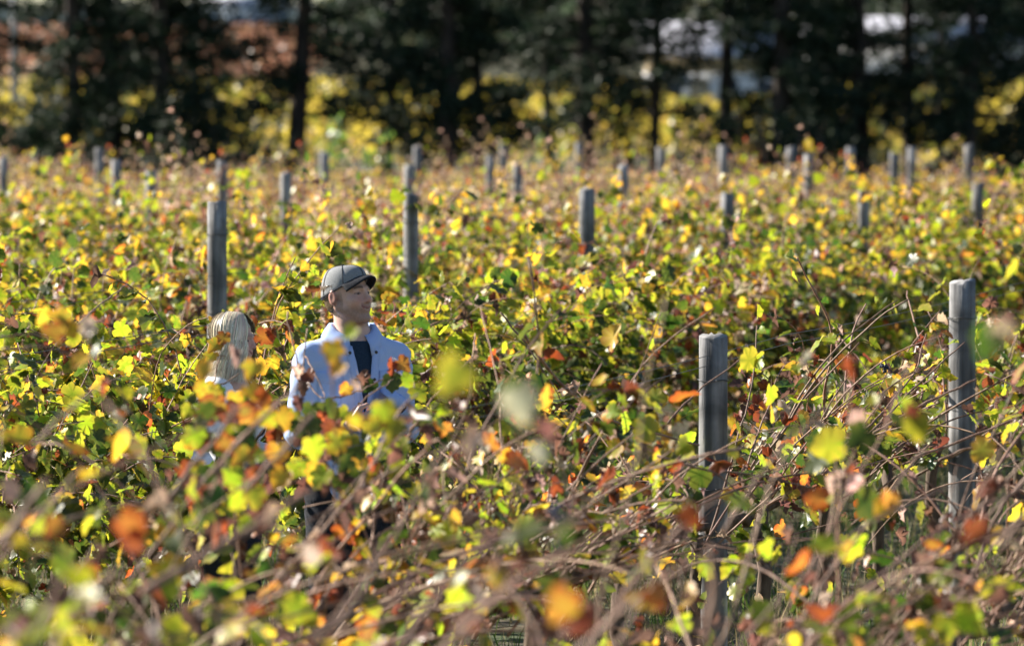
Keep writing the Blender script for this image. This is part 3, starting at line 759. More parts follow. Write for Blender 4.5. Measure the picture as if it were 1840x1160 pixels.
PINES = [
    (-70, 118, .40, .8, 2.2, 'dark pine at the left edge of the windbreak'),
    (128, 113, .30, .7, 1.25, 'slim dark pine just left of the first thick trunk'),
    (200, 116, .44, .5, 1.7, 'dense dark pine with the thick trunk near the left edge'),
    (292, 114, .36, .4, 1.5, 'dense dark pine boughed to the ground, right of the first thick trunk'),
    (352, 123, .26, .9, 1.0, 'thin dark pine left of the bright sky gap'),
    (533, 115, .42, 1.9, 2.1, 'thick leaning pine right of the bright sky gap'),
    (700, 119, .20, 1.5, 1.5, 'thin pine between the leaning pine and the double trunks'),
    (800, 114, .38, 1.9, 1.6, 'left trunk of the two pines standing close together'),
    (858, 120, .26, 1.2, 1.3, 'thinner right one of the two pines standing close together'),
    (985, 127, .22, 2.4, 1.6, 'half-hidden pine left of the thick middle trunk'),
    (1055, 116, .42, 1.7, 2.0, 'thick bare-trunked pine at the middle right'),
    (1180, 126, .25, 1.9, 1.6, 'pine with a few boughs left of the white house'),
    (1305, 118, .34, 3.5, 1.9, 'dark pine standing in front of the white house'),
    (1400, 114, .40, .4, 1.6, 'dense low-boughed pine right of the white house'),
    (1465, 119, .34, .6, 1.5, 'dark bushy pine left of the big right trunk'),
    (1545, 116, .38, 1.5, 1.7, 'big dark trunked pine at the right with low boughs'),
    (1633, 120, .27, 1.7, 1.4, 'slim pine, left one of the three right-hand trunks'),
    (1692, 126, .18, 1.6, 1.2, 'thinnest pine, middle one of the three right-hand trunks'),
    (1743, 115, .29, 1.6, 1.6, 'straight dark pine, right one of the three right-hand trunks'),
    (1850, 118, .38, .9, 2.0, 'dark pine cut by the right edge of the photo'),
]
for i, (px, d, dia, bh, rad, l) in enumerate(PINES):
    make_pine(px, d, dia, bh, rad, l, 100 + i, H=random.uniform(11, 15), lean=(.035 if px == 533 else random.uniform(-.008, .008)))

# ------------------------------------------------------------------ bushes below the pines
def make_bush(px, ytop, d, wpx, col, label, seed, group):
    rng = np.random.default_rng(seed); r = wpx / F * d / 2; h = at(px, ytop, d).z - float(ground_z(d))
    root = empty('bush', ((px - 920) / F * d, d, float(ground_z(d)))); tag(root, label, 'bush', group)
    b = MB()
    for q in range(6):
        a = rng.uniform(0, 6.28); b.tube([(0, 0, 0), (.3 * r * math.cos(a), .3 * r * math.sin(a), h * .45), (.7 * r * math.cos(a), .7 * r * math.sin(a), h * .8)], [.025, .018, .008], 5)
    b.build('stems', M_bark, root)
    n = int(900 * max(.5, r)); v = norm(rng.normal(0, 1, (n, 3))); v[:, 2] = np.abs(v[:, 2])
    lump = 1 + .25 * np.sin(v[:, 0] * 5 + seed) * np.sin(v[:, 2] * 6 + seed * 2)
    P = v * (rng.uniform(.25, 1, n) ** .5 * lump)[:, None] * np.array([r, r * .8, h])
    N_ = norm(rng.normal(0, 1, (n, 3)) + [0, 0, .6]); T = norm(np.cross(N_, rng.normal(0, 1, (n, 3)))); U = np.cross(N_, T)
    s = rng.uniform(.05, .11, (n, 1))
    V = np.stack([P, P + T * s + U * s * .5, P + T * s * 2, P + T * s - U * s * .5], 1).reshape(-1, 3)
    c = np.repeat(np.array(col) * np.exp(rng.normal(0, .3, (n, 1))), 4, 0)
    tag(obj('foliage', mesh('foliage', V, np.arange(n * 4).reshape(-1, 4), M_needle if col[1] < .08 else M_leaf, c), root), kind='stuff')
DK, YG, GR = (.02, .032, .014), (.33, .29, .03), (.10, .17, .03)
for i, (px, yt, d, w, c, l) in enumerate([
    (60, 190, 122, 130, DK, 'dark bush below the yellow vines at the left edge'),
    (420, 190, 112, 150, DK, 'dark bush left of the leaning pine'),
    (490, 205, 110, 110, DK, 'dark bush at the foot of the leaning pine'),
    (600, 232, 100, 90, GR, 'light green sprouting bush right of the leaning pine'),
    (680, 242, 101, 90, GR, 'pale green bush before the thin pine'),
    (870, 195, 112, 110, DK, 'dark bush at the foot of the close pines'),
    (985, 255, 104, 70, GR, 'low green bush left of the thick middle trunk'),
    (1120, 225, 118, 110, (.07, .075, .02), 'olive bush right of the thick middle trunk'),
    (1250, 180, 112, 120, DK, 'dark bush below the white house'), (300, 215, 109, 150, DK, 'dark bush right of the first thick trunk'), (750, 225, 110, 90, DK, 'dark bush left of the close pines'), (160, 225, 108, 110, DK, 'dark bush left of the first thick trunk'), (1500, 205, 109, 90, DK, 'dark bush at the foot of the big right trunk'), (1390, 195, 109, 100, DK, 'dark bush under the low-boughed pine'),
    (1330, 165, 114, 100, DK, 'dark rounded bush in front of the house corner'),
    (1440, 170, 111, 130, DK, 'big dark bush left of the big right trunk'),
    (1585, 215, 121, 60, (.07, .075, .02), 'olive bush right of the big right trunk'),
    (1795, 200, 121, 80, (.05, .055, .018), 'dull green bush between the last two pines')]):
    make_bush(px, yt, d, w, c, l, 300 + i, 'bushes under the windbreak pines')

# ------------------------------------------------------------------ far vineyards (uncountable)
def far_rows(name, label, y0, y1, x0, x1, n, s, cols, wts, hh, rowgap, seed):
    rng = np.random.default_rng(seed)
    nr = int((y1 - y0) / rowgap); yy = y0 + rowgap * rng.integers(0, nr, n) + rng.normal(0, rowgap * .17, n)
    x = rng.uniform(x0, x1, n)
    if name[:6] == 'yellow':
        k = ~((np.abs(920 + x / yy * F - 1292) < 100) & (yy > 185)); x, yy = x[k], yy[k]; n = len(x)
    z = ground_z(yy) + hh * rng.uniform(.15, 1, n) ** .7
    P = np.stack([x, yy, z], 1); N_ = norm(rng.normal(0, 1, (n, 3)) + [-.3, .1, .6]); T = norm(np.cross(N_, rng.normal(0, 1, (n, 3)))); U = np.cross(N_, T)
    q = s * rng.uniform(.5, 1.2, (n, 1))
    V = np.stack([P - T * q, P + U * q * .7, P + T * q, P - U * q * .7], 1).reshape(-1, 3)
    c = np.array(cols)[rng.choice(len(cols), n, p=wts)] * np.exp(rng.normal(0, .25, (n, 1)))
    tag(obj(name, mesh(name, V, np.arange(n * 4).reshape(-1, 4), M_leaf, np.repeat(np.clip(c, 0, .8), 4, 0))), label, 'vineyard', kind='stuff')
far_rows('yellow_vineyard_rows', 'sunlit yellow vineyard rows beyond the pines', 142, 262, -32, 32, 60000, .17,
         [(.40, .31, .05), (.34, .23, .06), (.16, .17, .03)], [.5, .2, .3], 1.55, 2.4, 1)
far_rows('rust_vineyard_rows', 'rust-brown vineyard rows on the far slope', 285, 430, -48, -11, 26000, .25,
         [(.21, .10, .065), (.26, .16, .09), (.14, .075, .045)], [.6, .2, .2], 1.4, 2.6, 2)
far_rows('green_far_growth', 'grey-green far growth behind the house', 330, 440, -12, 50, 15000, .45,
         [(.030, .042, .024), (.07, .07, .04)], [.75, .25], 4.0, 4.0, 3)

# ------------------------------------------------------------------ buildings and pole beyond the pines
M_wall = noise_mat('white_render', (.62, .62, .63), (.74, .74, .75), 2, .9, .2)
M_tan = noise_mat('tan_boards', (.42, .33, .22), (.54, .44, .30), 3, .9, .2, (1, 1, 6))
M_roof = noise_mat('grey_roof_sheet', (.46, .46, .52), (.56, .56, .62), 2, .5, .4, (8, 1, 1))
M_glass = noise_mat('window_glass', (.02, .025, .03), (.03, .035, .04), 2, .1, .6)
M_blue = noise_mat('blue_band_paint', (.16, .28, .55), (.22, .34, .62), 3, .6, .3)
def make_house():
    d = 232.0; cx = (1292 - 920) / F * d; gz = float(ground_z(d))
    r = empty('farmhouse', (cx, d, gz)); tag(r, 'white farmhouse with tan gable band seen between dark pines', 'house')
    W, D, Hh = 3.0, 3.2, 1.9
    MB().box((0, D, Hh / 2), (W, D, Hh / 2)).build('wall', M_wall, r)
    MB().box((0, D - .02, Hh + .35), (W * .96, D, .33)).build('gable_band', M_tan, r)
    b = MB(); b.add([(-W - .4, -.5, Hh + .70), (W + .4, -.5, Hh + .70), (W + .4, D, Hh + 2.1), (-W - .4, D, Hh + 2.1), (-W - .4, 2 * D + .5, Hh + .70), (W + .4, 2 * D + .5, Hh + .70),
                     (-W - .4, -.5, Hh + .62), (W + .4, -.5, Hh + .62), (W + .4, 2 * D + .5, Hh + .62), (-W - .4, 2 * D + .5, Hh + .62)],
                    [[0, 1, 2, 3], [3, 2, 5, 4], [6, 7, 1, 0], [4, 5, 8, 9], [0, 3, 4, 9, 6], [2, 1, 7, 8, 5], [9, 8, 7, 6]])
    b.build('roof', M_roof, r)
    for x in (-1.9, .4, 1.9):
        w = MB().box((x, -.03, 1.15), (.45, .03, .5)).build('window', M_wall, r)
        MB().box((x, -.07, 1.15), (.38, .012, .42)).build('pane', M_glass, w)
    MB().box((-.8, -.03, .85), (.38, .03, .85)).build('door', M_tan, r)
make_house()
def make_shed():
    d = 268.0; cx = (1690 - 920) / F * d; gz = float(ground_z(d))
    r = empty('winery_shed', (cx, d, gz)); tag(r, 'long pale shed with a blue base band behind the right-hand trunks', 'shed')
    MB().box((0, 4, 1.75), (6.6, 4, 1.05)).build('wall', M_wall, r)
    MB().box((0, 3.98, .35), (6.64, 4.0, .34)).build('base_band', M_blue, r)
    b = MB(); b.add([(-7, -.5, 2.82), (7, -.5, 2.82), (7, 4, 4.2), (-7, 4, 4.2), (-7, 8.5, 2.82), (7, 8.5, 2.82)], [[0, 1, 2, 3], [3, 2, 5, 4], [0, 3, 4], [1, 5, 2], [0, 4, 5, 1]])
    b.build('roof', M_roof, r)
    for x in (-4.6, -1.5, 1.6, 4.7):
        w = MB().box((x, -.03, 1.8), (.6, .03, .6)).build('window', M_roof, r); MB().box((x, -.075, 1.8), (.52, .012, .52)).build('pane', M_glass, w)
make_shed()
def make_added_barn():  # added building that gives the sky gap between the pines its pale blue
    d = 452.0; t = at(440, 60, d); gz = float(ground_z(d)); r = empty('barn', (t.x, d, gz)); tag(r, 'pale blue barn added to fill the sky gap left of the leaning pine', 'barn')
    M = noise_mat('pale_blue_sheet', (.50, .62, .78), (.58, .70, .86), 2, .7, .3, (6, 1, 1)); k = 2.6
    MB().box((0, 4, k / 2), (3.2, 4, k / 2)).build('wall', M, r)
    b = MB(); b.add([(-3.5, -.4, k + .02), (3.5, -.4, k + .02), (3.5, 4, k + 1.2), (-3.5, 4, k + 1.2), (-3.5, 8.4, k + .02), (3.5, 8.4, k + .02)], [[0, 1, 2, 3], [3, 2, 5, 4], [0, 3, 4], [1, 5, 2], [0, 4, 5, 1]])
    b.build('roof', M_roof, r); MB().box((.8, -.03, 1.1), (.8, .03, 1.1)).build('door', M_roof, r)
make_added_barn()
def make_pole():
    d = 170.0; t = at(27, 156, d); b = MB(); b.tube([(0, 0, -.3), (0, 0, 4), (.03, 0, 8.2)], [.13, .115, .095], 10)
    r = empty('utility_pole', (t.x, d, float(ground_z(d)))); tag(r, 'pale grey utility pole beyond the pines at the left', 'pole')
    b.build('shaft', noise_mat('pale_pole', (.36, .36, .38), (.46, .46, .48), 10, .8, .2), r, True)
    MB().box((0, 0, 7.6), (.9, .05, .06)).build('crossarm', M_post, r)
make_pole()

# ------------------------------------------------------------------ people: one continuous body surface each, clothes as parts
class Field:
    def __init__(s, xs, ys, zs):
        s.xs, s.ys, s.zs = xs, ys, zs; s.F = np.full((len(xs), len(ys), len(zs)), .08, np.float32)
    def sub(s, lo, hi):
        sl = []
        for a, l, h in zip((s.xs, s.ys, s.zs), lo, hi):
            i0, i1 = np.searchsorted(a, l), np.searchsorted(a, h); sl.append(slice(max(i0 - 1, 0), i1 + 1))
        X, Y, Z = np.meshgrid(s.xs[sl[0]], s.ys[sl[1]], s.zs[sl[2]], indexing='ij')
        return tuple(sl), np.stack([X, Y, Z], -1)
    def put(s, sl, d, k, cut=False):
        A = s.F[sl]
        if cut:
            h = np.clip(.5 - .5 * (d + A) / k, 0, 1); s.F[sl] = A * (1 - h) - d * h + k * h * (1 - h)
        else:
            h = np.clip(.5 + .5 * (d - A) / k, 0, 1); s.F[sl] = d * (1 - h) + A * h - k * h * (1 - h)
    def cap(s, a, b, ra, rb=None, k=.02):
        rb = ra if rb is None else rb; a, b = np.array(a, float), np.array(b, float); R = max(ra, rb) + .09
        sl, P = s.sub(np.minimum(a, b) - R, np.maximum(a, b) + R)
        ba = b - a; t = np.clip(((P - a) @ ba) / (ba @ ba), 0, 1)
        d = np.linalg.norm(P - a - t[..., None] * ba, axis=-1) - (ra + (rb - ra) * t)
        s.put(sl, d, k)
    def ell(s, c, r, k=.02, fr=None, cut=False):
        R_, t_ = fr if fr is not None else (np.eye(3), np.zeros(3)); c, r = np.array(c, float), np.array(r, float)
        w = R_ @ c + t_; m = r.max() + .09; sl, P = s.sub(w - m, w + m)
        q = (P - t_) @ R_ - c; k0 = np.linalg.norm(q / r, axis=-1); k1 = np.linalg.norm(q / r ** 2, axis=-1) + 1e-6
        s.put(sl, k0 * (k0 - 1) / k1, k, cut)
    def nets(s, iso=0.0, extra=None):
        Fv = s.F - iso if extra is None else s.F - iso + extra
        I = Fv < 0; nx, ny, nz = Fv.shape
        cnt = np.zeros((nx - 1, ny - 1, nz - 1), np.int8)
        for i in (0, 1):
            for j in (0, 1):
                for k in (0, 1): cnt += I[i:nx - 1 + i, j:ny - 1 + j, k:nz - 1 + k]
        act = np.argwhere((cnt > 0) & (cnt < 8)); idx = np.full(cnt.shape, -1, np.int64); idx[tuple(act.T)] = np.arange(len(act))
        corners = [(i, j, k) for i in (0, 1) for j in (0, 1) for k in (0, 1)]
        val = {c: Fv[act[:, 0] + c[0], act[:, 1] + c[1], act[:, 2] + c[2]] for c in corners}
        acc = np.zeros((len(act), 3)); n = np.zeros(len(act))
        for c in corners:
            for ax in range(3):
                if c[ax]: continue
                e = list(c); e[ax] = 1; e = tuple(e); va, vb = val[c], val[e]; m = (va < 0) != (vb < 0)
                t = np.where(m, va / np.where(m, va - vb, 1), 0); p = np.array(c, float)[None] + t[:, None] * (np.array(e) - np.array(c))
                acc += p * m[:, None]; n += m
        u = acc / n[:, None]; V = np.zeros_like(u)
        for ax, a in enumerate((s.xs, s.ys, s.zs)): V[:, ax] = a[act[:, ax]] + u[:, ax] * (a[act[:, ax] + 1] - a[act[:, ax]])
        Q = []
        for ax in range(3):
            o1, o2 = [(1, 2), (2, 0), (0, 1)][ax]
            A = np.take(I, range(I.shape[ax] - 1), ax); B_ = np.take(I, range(1, I.shape[ax]), ax)
            g = np.argwhere(A != B_); ok = np.ones(len(g), bool)
            for o in (o1, o2): ok &= (g[:, o] > 0) & (g[:, o] < I.shape[o] - 1)
            g = g[ok]; fl = A[tuple(g.T)]
            q = []
            for d1, d2 in ((-1, -1), (0, -1), (0, 0), (-1, 0)):
                h = g.copy(); h[:, o1] += d1; h[:, o2] += d2; q.append(idx[tuple(h.T)])
            q = np.stack(q, 1); q = np.where(fl[:, None], q, q[:, ::-1]); Q.append(q)
        Q = np.concatenate(Q); return V, Q[(Q >= 0).all(1)]
def trim(V, Q, keep):
    q = Q[keep[Q].all(1)]; u, inv = np.unique(q, return_inverse=True); return V[u], inv.reshape(q.shape)
def smooth_v(V, Q, it=2):
    for _ in range(it):
        A = np.zeros_like(V); n = np.zeros(len(V))
        for a, b in ((0, 1), (1, 2), (2, 3), (3, 0)):
            for i, j in ((a, b), (b, a)): np.add.at(A, Q[:, i], V[Q[:, j]]); np.add.at(n, Q[:, i], 1)
        V = .5 * V + .5 * A / np.maximum(n, 1)[:, None]
    return V
def rot(yaw, pitch=0, roll=0):
    return np.array(Euler((pitch, roll, yaw), 'XYZ').to_matrix())
def axis(*segs):
    out = []
    for a, b, st in segs: out.append(np.arange(a, b - 1e-6, st))
    return np.concatenate(out)
def hand(f, w, d, n, thumb):
    """palm from wrist w along d, palm faces n; fingers curl towards n"""
    w, d, n = np.array(w, float), norm(np.array(d, float)), np.array(n, float); n = norm(n - d * (n @ d)); s_ = np.cross(d, n) * thumb
    for o in (-.025, -.008, .009, .026): f.cap(w + d * .015 + s_ * o * .6, w + d * .085 + s_ * o, .014, .0115, .012)
    for o, L_, c in ((.029, .070, .45), (.010, .080, .55), (-.010, .075, .65), (-.028, .058, .75)):
        p = w + d * .088 + s_ * o; a = 0.25
        for j, fr_ in enumerate((.45, .32, .25)):
            a += c * (.9 if j else .6); v = d * math.cos(a) + n * math.sin(a); q = p + v * L_ * fr_
            f.cap(p, q, .0088 - .0008 * j, .0084 - .0010 * j, .004); p = q
    p = w + d * .03 + s_ * .03; q = p + d * .03 + s_ * .022 + n * .012; f.cap(p, q, .013, .011, .010); f.cap(q, q + d * .028 + n * .012 - s_ * .002, .010, .0085, .004)

def head(f, fr, k=1.0, woman=False):
    E = lambda c, r, kk=.02, cut=False: f.ell(np.array(c) * k, np.array(r) * k, kk * k, fr, cut)
    def Cp(a, b, ra, rb=None, kk=.012):
        f.cap(fr[0] @ (np.array(a) * k) + fr[1], fr[0] @ (np.array(b) * k) + fr[1], ra * k, None if rb is None else rb * k, kk * k)
    E((0, .018, .035), (.076, .098, .086)); E((0, -.028, -.040), (.060, .064, .076), .03)
    jw = .048 if woman else .056
    for s in (-1, 1):
        Cp((s * jw, .008, -.045), (s * .020, -.066, -.098), .020, .017, .02); E((s * .040, -.062, -.026), (.023, .022, .02), .02)
        Cp((s * .014, -.085, .022), (s * .046, -.066, .020), .011, .010, .014)
    E((0, -.076, -.100), (.020 if woman else .025, .017, .017), .015)
    for s in (-1, 1): E((s * .031, -.098, .002), (.020, .020, .012), .012, True)
    for s in (-1, 1): E((s * .031, -.071, .001), (.0125,) * 3, .004)
    Cp((0, -.086, .012), (0, -.103, -.024), .0080, .0105, .010); E((0, -.103, -.028), (.0105, .0105, .0095), .008)
    for s in (-1, 1): E((s * .0115, -.092, -.032), (.0078, .010, .007), .006)
    E((0, -.079, -.058), (.032, .014, .020), .016)
    Cp((-.025, -.080, -.0515), (0, -.0905, -.0550), .004, .0055, .006); Cp((.025, -.080, -.0515), (0, -.0905, -.0550), .004, .0055, .006)
    Cp((-.020, -.081, -.0645), (0, -.086, -.067), .005, .0065, .006); Cp((.020, -.081, -.0645), (0, -.086, -.067), .005, .0065, .006)
    for s in (-1, 1):
        E((s * .078, .016, -.006), (.009, .020, .031), .008); E((s * .088, .012, -.004), (.006, .012, .020), .006, True)
def skin_cols(V, fr, k, woman, rng):
    L = ((V - fr[1]) @ fr[0]) / k; x, y, z = np.abs(L[:, 0]), L[:, 1], L[:, 2]; hd = (z > -.16)
    c = np.tile(np.array([.66, .43, .35]) if not woman else np.array([.55, .34, .26]), (len(V), 1)) * (1 + rng.normal(0, .03, (len(V), 1)))
    def mix(m, col): 
        m = (m * hd)[:, None]; c[:] = c * (1 - m) + np.array(col) * m
    g = lambda v, a, b: np.clip((v - a) / (b - a), 0, 1)
    front = g(-y, .03, .06)
    mix(.45 * np.exp(-((x - .035) ** 2 + (z + .025) ** 2) / .0006) * front, (.50, .17, .13)); mix(.4 * np.exp(-(x ** 2 + (z + .028) ** 2) / .0002) * front, (.48, .16, .12))
    mix(.6 * g(x, .072, .08) * (y > -.02) * (np.abs(z) < .04), (.50, .19, .15))
    if not woman:
        st = g(-z, .040, .062) * g(.03 - y, 0, .03) * g(z, -.14, -.118) ; st = np.maximum(st, g(-z, .035, .040) * (x < .030) * front * (z > -.055))
        st = np.maximum(st, g(-z, -.02, .0) * (np.abs(y - .0) < .022) * g(x, .05, .06) * .8)
        mix(.55 * st * rng.uniform(.75, 1.15, len(V)), (.15, .085, .055))
        hr = np.maximum(g(y, .005, .02) * g(z, -.045, -.03) * (1 - (x > .072) * (np.abs(z) < .038) * (y < .04)), 0)
        mix(.85 * hr, (.12, .08, .05))
    mz = -.0610 + .0105 * (x / .026) ** 2
    lip = np.exp(-((z - mz) / .0085) ** 4) * (x < .028) * front
    mix(.75 * lip, (.40, .13, .115))
    mix(.9 * np.exp(-((z - mz) / .0023) ** 2) * (x < .029) * front, (.05, .02, .02))
    if not woman: mix(.8 * np.exp(-((z - mz + .0040) / .0016) ** 2) * (x < .017) * front, (.62, .58, .52))
    bz = .0265 - 9 * (x - .030) ** 2; mix((.95 if not woman else .5) * np.exp(-((z - bz) / .0052) ** 2) * g(x, .012, .018) * g(-x, -.056, -.048) * front, (.10, .062, .04))
    ex = (x - .031) / .0145; up = .0035 * np.clip(1 - ex ** 2, 0, 1); m_ = (np.abs(ex) < 1) & (np.abs(z - .0005) < up) & (front > .5)
    mix(.9 * m_, (.28, .24, .23)); mix(.95 * (m_ & (np.abs(ex - .15) < .42)), (.035, .025, .02))
    mix(.85 * np.exp(-((z - .0015 - up) / .0022) ** 2) * (np.abs(ex) < 1.08) * (front > .5), (.07, .04, .035))
    mix(.6 * np.exp(-((x - .010) ** 2 + (z + .036) ** 2) / .00001) * front, (.12, .05, .04))
    return np.clip(c, .01, .9)

def make_person(px, d, sole, scale, byaw, hyaw, hpitch, label, woman, seed):
    rng = np.random.default_rng(seed)
    root = empty('person', ((px - 920) / F * d, d, 0), byaw); root.scale = (scale,) * 3; tag(root, label, 'person', 'two people among the vines')
    hc = np.array([0 if woman else -.026, -.022, 1.640 if not woman else 1.650]); hk = .90 if woman else .93; fr = (rot(hyaw, hpitch), hc)
    xs = axis((-.40, -.13, .008), (-.13, .13, .0036), (.13, .40, .008)); ys = axis((-.42, -.15, .0065), (-.15, .14, .0036), (.14, .24, .008))
    zs = axis((-.02, 1.04, .014), (1.04, 1.36, .006), (1.36, 1.52, .007), (1.52, 1.83, .0036))
    sw = .155 if woman else .160; T = Field(xs, ys, zs); Lg = Field(xs, ys, zs)
    # trunk and arms
    T.ell((0, .005, .96), (.165, .115, .14), .04); T.ell((0, 0, 1.12), (.138 if not woman else .118, .100, .16), .05); T.ell((0, .004, 1.30), (.168 if not woman else .145, .118, .17), .05)
    [T.cap((0, .012, 1.435), (q * (sw - .015), .012, 1.405), .066 if not woman else .056, .052 if not woman else .046, .04) for q in (-1, 1)]; T.cap((0, .02, 1.42), (0, .012, 1.53), .092, .058, .05)
    if woman:
        for s in (-1, 1): T.ell((s * .07, -.085, 1.27), (.052, .042, .052), .04)
    if not woman:
        arms = [((-sw, .012, 1.395), (-.196, .03, 1.13), (-.075, -.215, 1.165), (.8, -.25, .25), (.25, .75, .4), 1),
                ((sw, .012, 1.395), (.196, .015, 1.135), (.105, -.205, 1.245), (-.75, -.25, -.55), (.0, .8, -.3), -1)]
    else:
        arms = [((-sw, .012, 1.39), (-.205, .06, 1.15), (-.20, -.09, .97), (.1, -.6, -.7), (1, 0, 0), 1),
                ((sw, .012, 1.39), (.205, .03, 1.15), (.10, -.20, 1.13), (-.6, -.6, .2), (-.3, .6, .6), -1)]
    for sh, el_, wr, *_ in arms:
        T.cap(sh, el_, .056 if not woman else .045, .043 if not woman else .036, .03); T.cap(el_, wr, .043 if not woman else .036, .029 if not woman else .025, .02)
    for s in (-1, 1):
        Lg.cap((s * .085, .005, .95), (s * .10, -.012, .50), .092, .058, .03); Lg.cap((s * .10, -.012, .50), (s * .105, .02, .09), .056, .038, .03)
        Lg.cap((s * .105, .03, .045), (s * .125, -.15, .035), .042, .032, .03)
    Lg.ell((0, .005, .96), (.165, .118, .13), .04)
    Bd = Field(xs, ys, zs); Bd.F = np.minimum(T.F, Lg.F)
    Bd.cap((0, .014, 1.48), (hc[0] * .9, .004, 1.62), .059 if not woman else .047, .056 if not woman else .046, .02)
    head(Bd, fr, hk, woman)
    for sh, el_, wr, hd_, hn, th in arms: hand(Bd, wr, hd_, hn, th)
    V, Q = Bd.nets(); V = smooth_v(V, Q, 1)
    obj('body', mesh('body', V, Q, M_skin, skin_cols(V, fr, hk, woman, rng), True), root)
    # clothes
    X, Y, Z = np.meshgrid(xs, ys, zs, indexing='ij')
    fold = .0022 * np.sin(55 * Z + 26 * X + 5 * np.sin(17 * X + 9 * Y)) * np.clip(1.5 * np.abs(np.sin(6 * X + 9 * Z + 4 * Y)), 0, 1) \
        + .0025 * np.sin(38 * X - 47 * Z + 20 * Y + 3 * np.sin(25 * Z)) * np.clip(np.abs(X) * 6, 0, 1)
    skirt = .018 * np.clip((1.15 - Z) / .3, 0, 1)
    if not woman:
        V, Q = T.nets(.012, -fold - skirt)
        zt = np.clip((V[:, 2] - 1.19) / .30, 0, 1); wv = .004 + .046 * zt ** 1.1
        cx = .012
        k = (V[:, 2] > .84) & ~((V[:, 1] < .0) & (np.abs(V[:, 0] - cx) < wv) & (V[:, 2] > 1.19)) & ~((np.linalg.norm(V[:, :2] - [0, .012], axis=1) < .096) & (V[:, 2] > 1.44))
        for sh, el_, wr, hd_, *_ in arms:
            a, b = np.array(el_), np.array(wr); t = ((V - a) @ (b - a)) / ((b - a) @ (b - a)); k &= ~((t > .90) & (np.linalg.norm(V - b, axis=1) < .12))
        V, Q = trim(smooth_v(V, Q, 1), Q, k)
        # seams and wear: paler placket and yoke edges
        sh_ = np.ones((len(V), 3)); o = obj('shirt', mesh('shirt', V, Q, M_denim, sh_, True), root)
        sm = o.modifiers.new('thick', 'SOLIDIFY'); sm.thickness = .004; sm.offset = -1
        def front_y(x, z):     # front surface of the shirt at x, z
            i = np.argmin(abs(xs - x)); kk = np.argmin(abs(zs - z)); col = T.F[i, :, kk] - .012 - fold[i, :, kk] - skirt[i, :, kk]; j = np.argmax(col < 0); return ys[j]
        # collar: stand and fall
        ph = np.radians(np.linspace(20, 340, 40)); b = MB(); P = []
        for i, a in enumerate(ph):
            sx, sy = math.sin(a), -math.cos(a); fwd = max(0, math.cos(a)); tip = max(0, 1 - min(i, 39 - i) / 5.0)
            zt_ = 1.532 - .045 * fwd; r0 = .066
            P.append([(r0 * sx * 1.06, .012 + r0 * sy, zt_ - .035), (r0 * sx * 1.10, .012 + r0 * 1.05 * sy, zt_),
                      ((r0 + .014) * sx * 1.1, .012 + (r0 + .014) * sy, zt_ + .003),
                      ((r0 + .030 + .012 * tip) * sx * 1.1, .012 + (r0 + .030 + .018 * tip) * sy, zt_ - .022 - .010 * tip),
                      ((r0 + .040 + .012 * tip) * sx * 1.12, .012 + (r0 + .040 + .020 * tip) * sy, zt_ - .046 - .026 * tip)])
        P = np.array(P).reshape(-1, 3); b.add(P, [[i * 5 + j, i * 5 + j + 1, i * 5 + j + 6, i * 5 + j + 5] for i in range(39) for j in range(4)], (.92, .95, 1.02))
        o = b.build('collar', M_denim, root, True); sm = o.modifiers.new('thick', 'SOLIDIFY'); sm.thickness = .004
        # plackets along the opening, buttons, pockets, cuffs
        for s in (-1, 1):
            b = MB(); P = []
            for z in np.linspace(1.455, .90, 30):
                w = .004 + .046 * np.clip((z - 1.19) / .30, 0, 1) ** 1.1
                x0 = cx + s * (w - .004) if z > 1.19 else cx + s * .001
                x1 = x0 + s * .030
                P += [(x0, front_y(x0, z) - .005, z), (x1, front_y(x1, z) - .004, z)]
            b.add(P, [[i * 2, i * 2 + 1, i * 2 + 3, i * 2 + 2] for i in range(29)], (.9, .93, 1.0)); o = b.build('placket', M_denim, root, True)
            sm = o.modifiers.new('thick', 'SOLIDIFY'); sm.thickness = .004
            for z in (1.43, 1.33, 1.24, 1.13, 1.03):
                if z < 1.2 and s < 0: continue
                w = .004 + .046 * np.clip((z - 1.19) / .30, 0, 1) ** 1.1; x = cx + s * (w + .012); y = front_y(x, z) - .008
                MB().tube([(x, y - .003, z), (x, y + .003, z)], .0062, 8).build('button', M_dark, root)
            b = MB(); P = []; n = 8
            for zz in np.linspace(1.345, 1.235, n):
                for xx in np.linspace(.075, .155, n): P.append((s * xx, front_y(s * xx, zz) - .003, zz - .012 * (1 - abs(xx - .115) / .04) * (zz < 1.245)))
            b.add(P, [[i * n + j, i * n + j + 1, i * n + n + j + 1, i * n + n + j] for i in range(n - 1) for j in range(n - 1)], (.93, .95, 1.0)); o = b.build('pocket', M_denim, root, True)
            sm = o.modifiers.new('thick', 'SOLIDIFY'); sm.thickness = .003
            b = MB(); P = []
            for zz in np.linspace(1.362, 1.325, 4):
                for xx in np.linspace(.071, .159, n): P.append((s * xx, front_y(s * xx, zz) - .006, zz - .016 * (1 - abs(xx - .115) / .044) * (zz < 1.33)))
            b.add(P, [[i * n + j, i * n + j + 1, i * n + n + j + 1, i * n + n + j] for i in range(3) for j in range(n - 1)], (.88, .92, 1.0)); o = b.build('pocket_flap', M_denim, root, True)
            sm = o.modifiers.new('thick', 'SOLIDIFY'); sm.thickness = .003
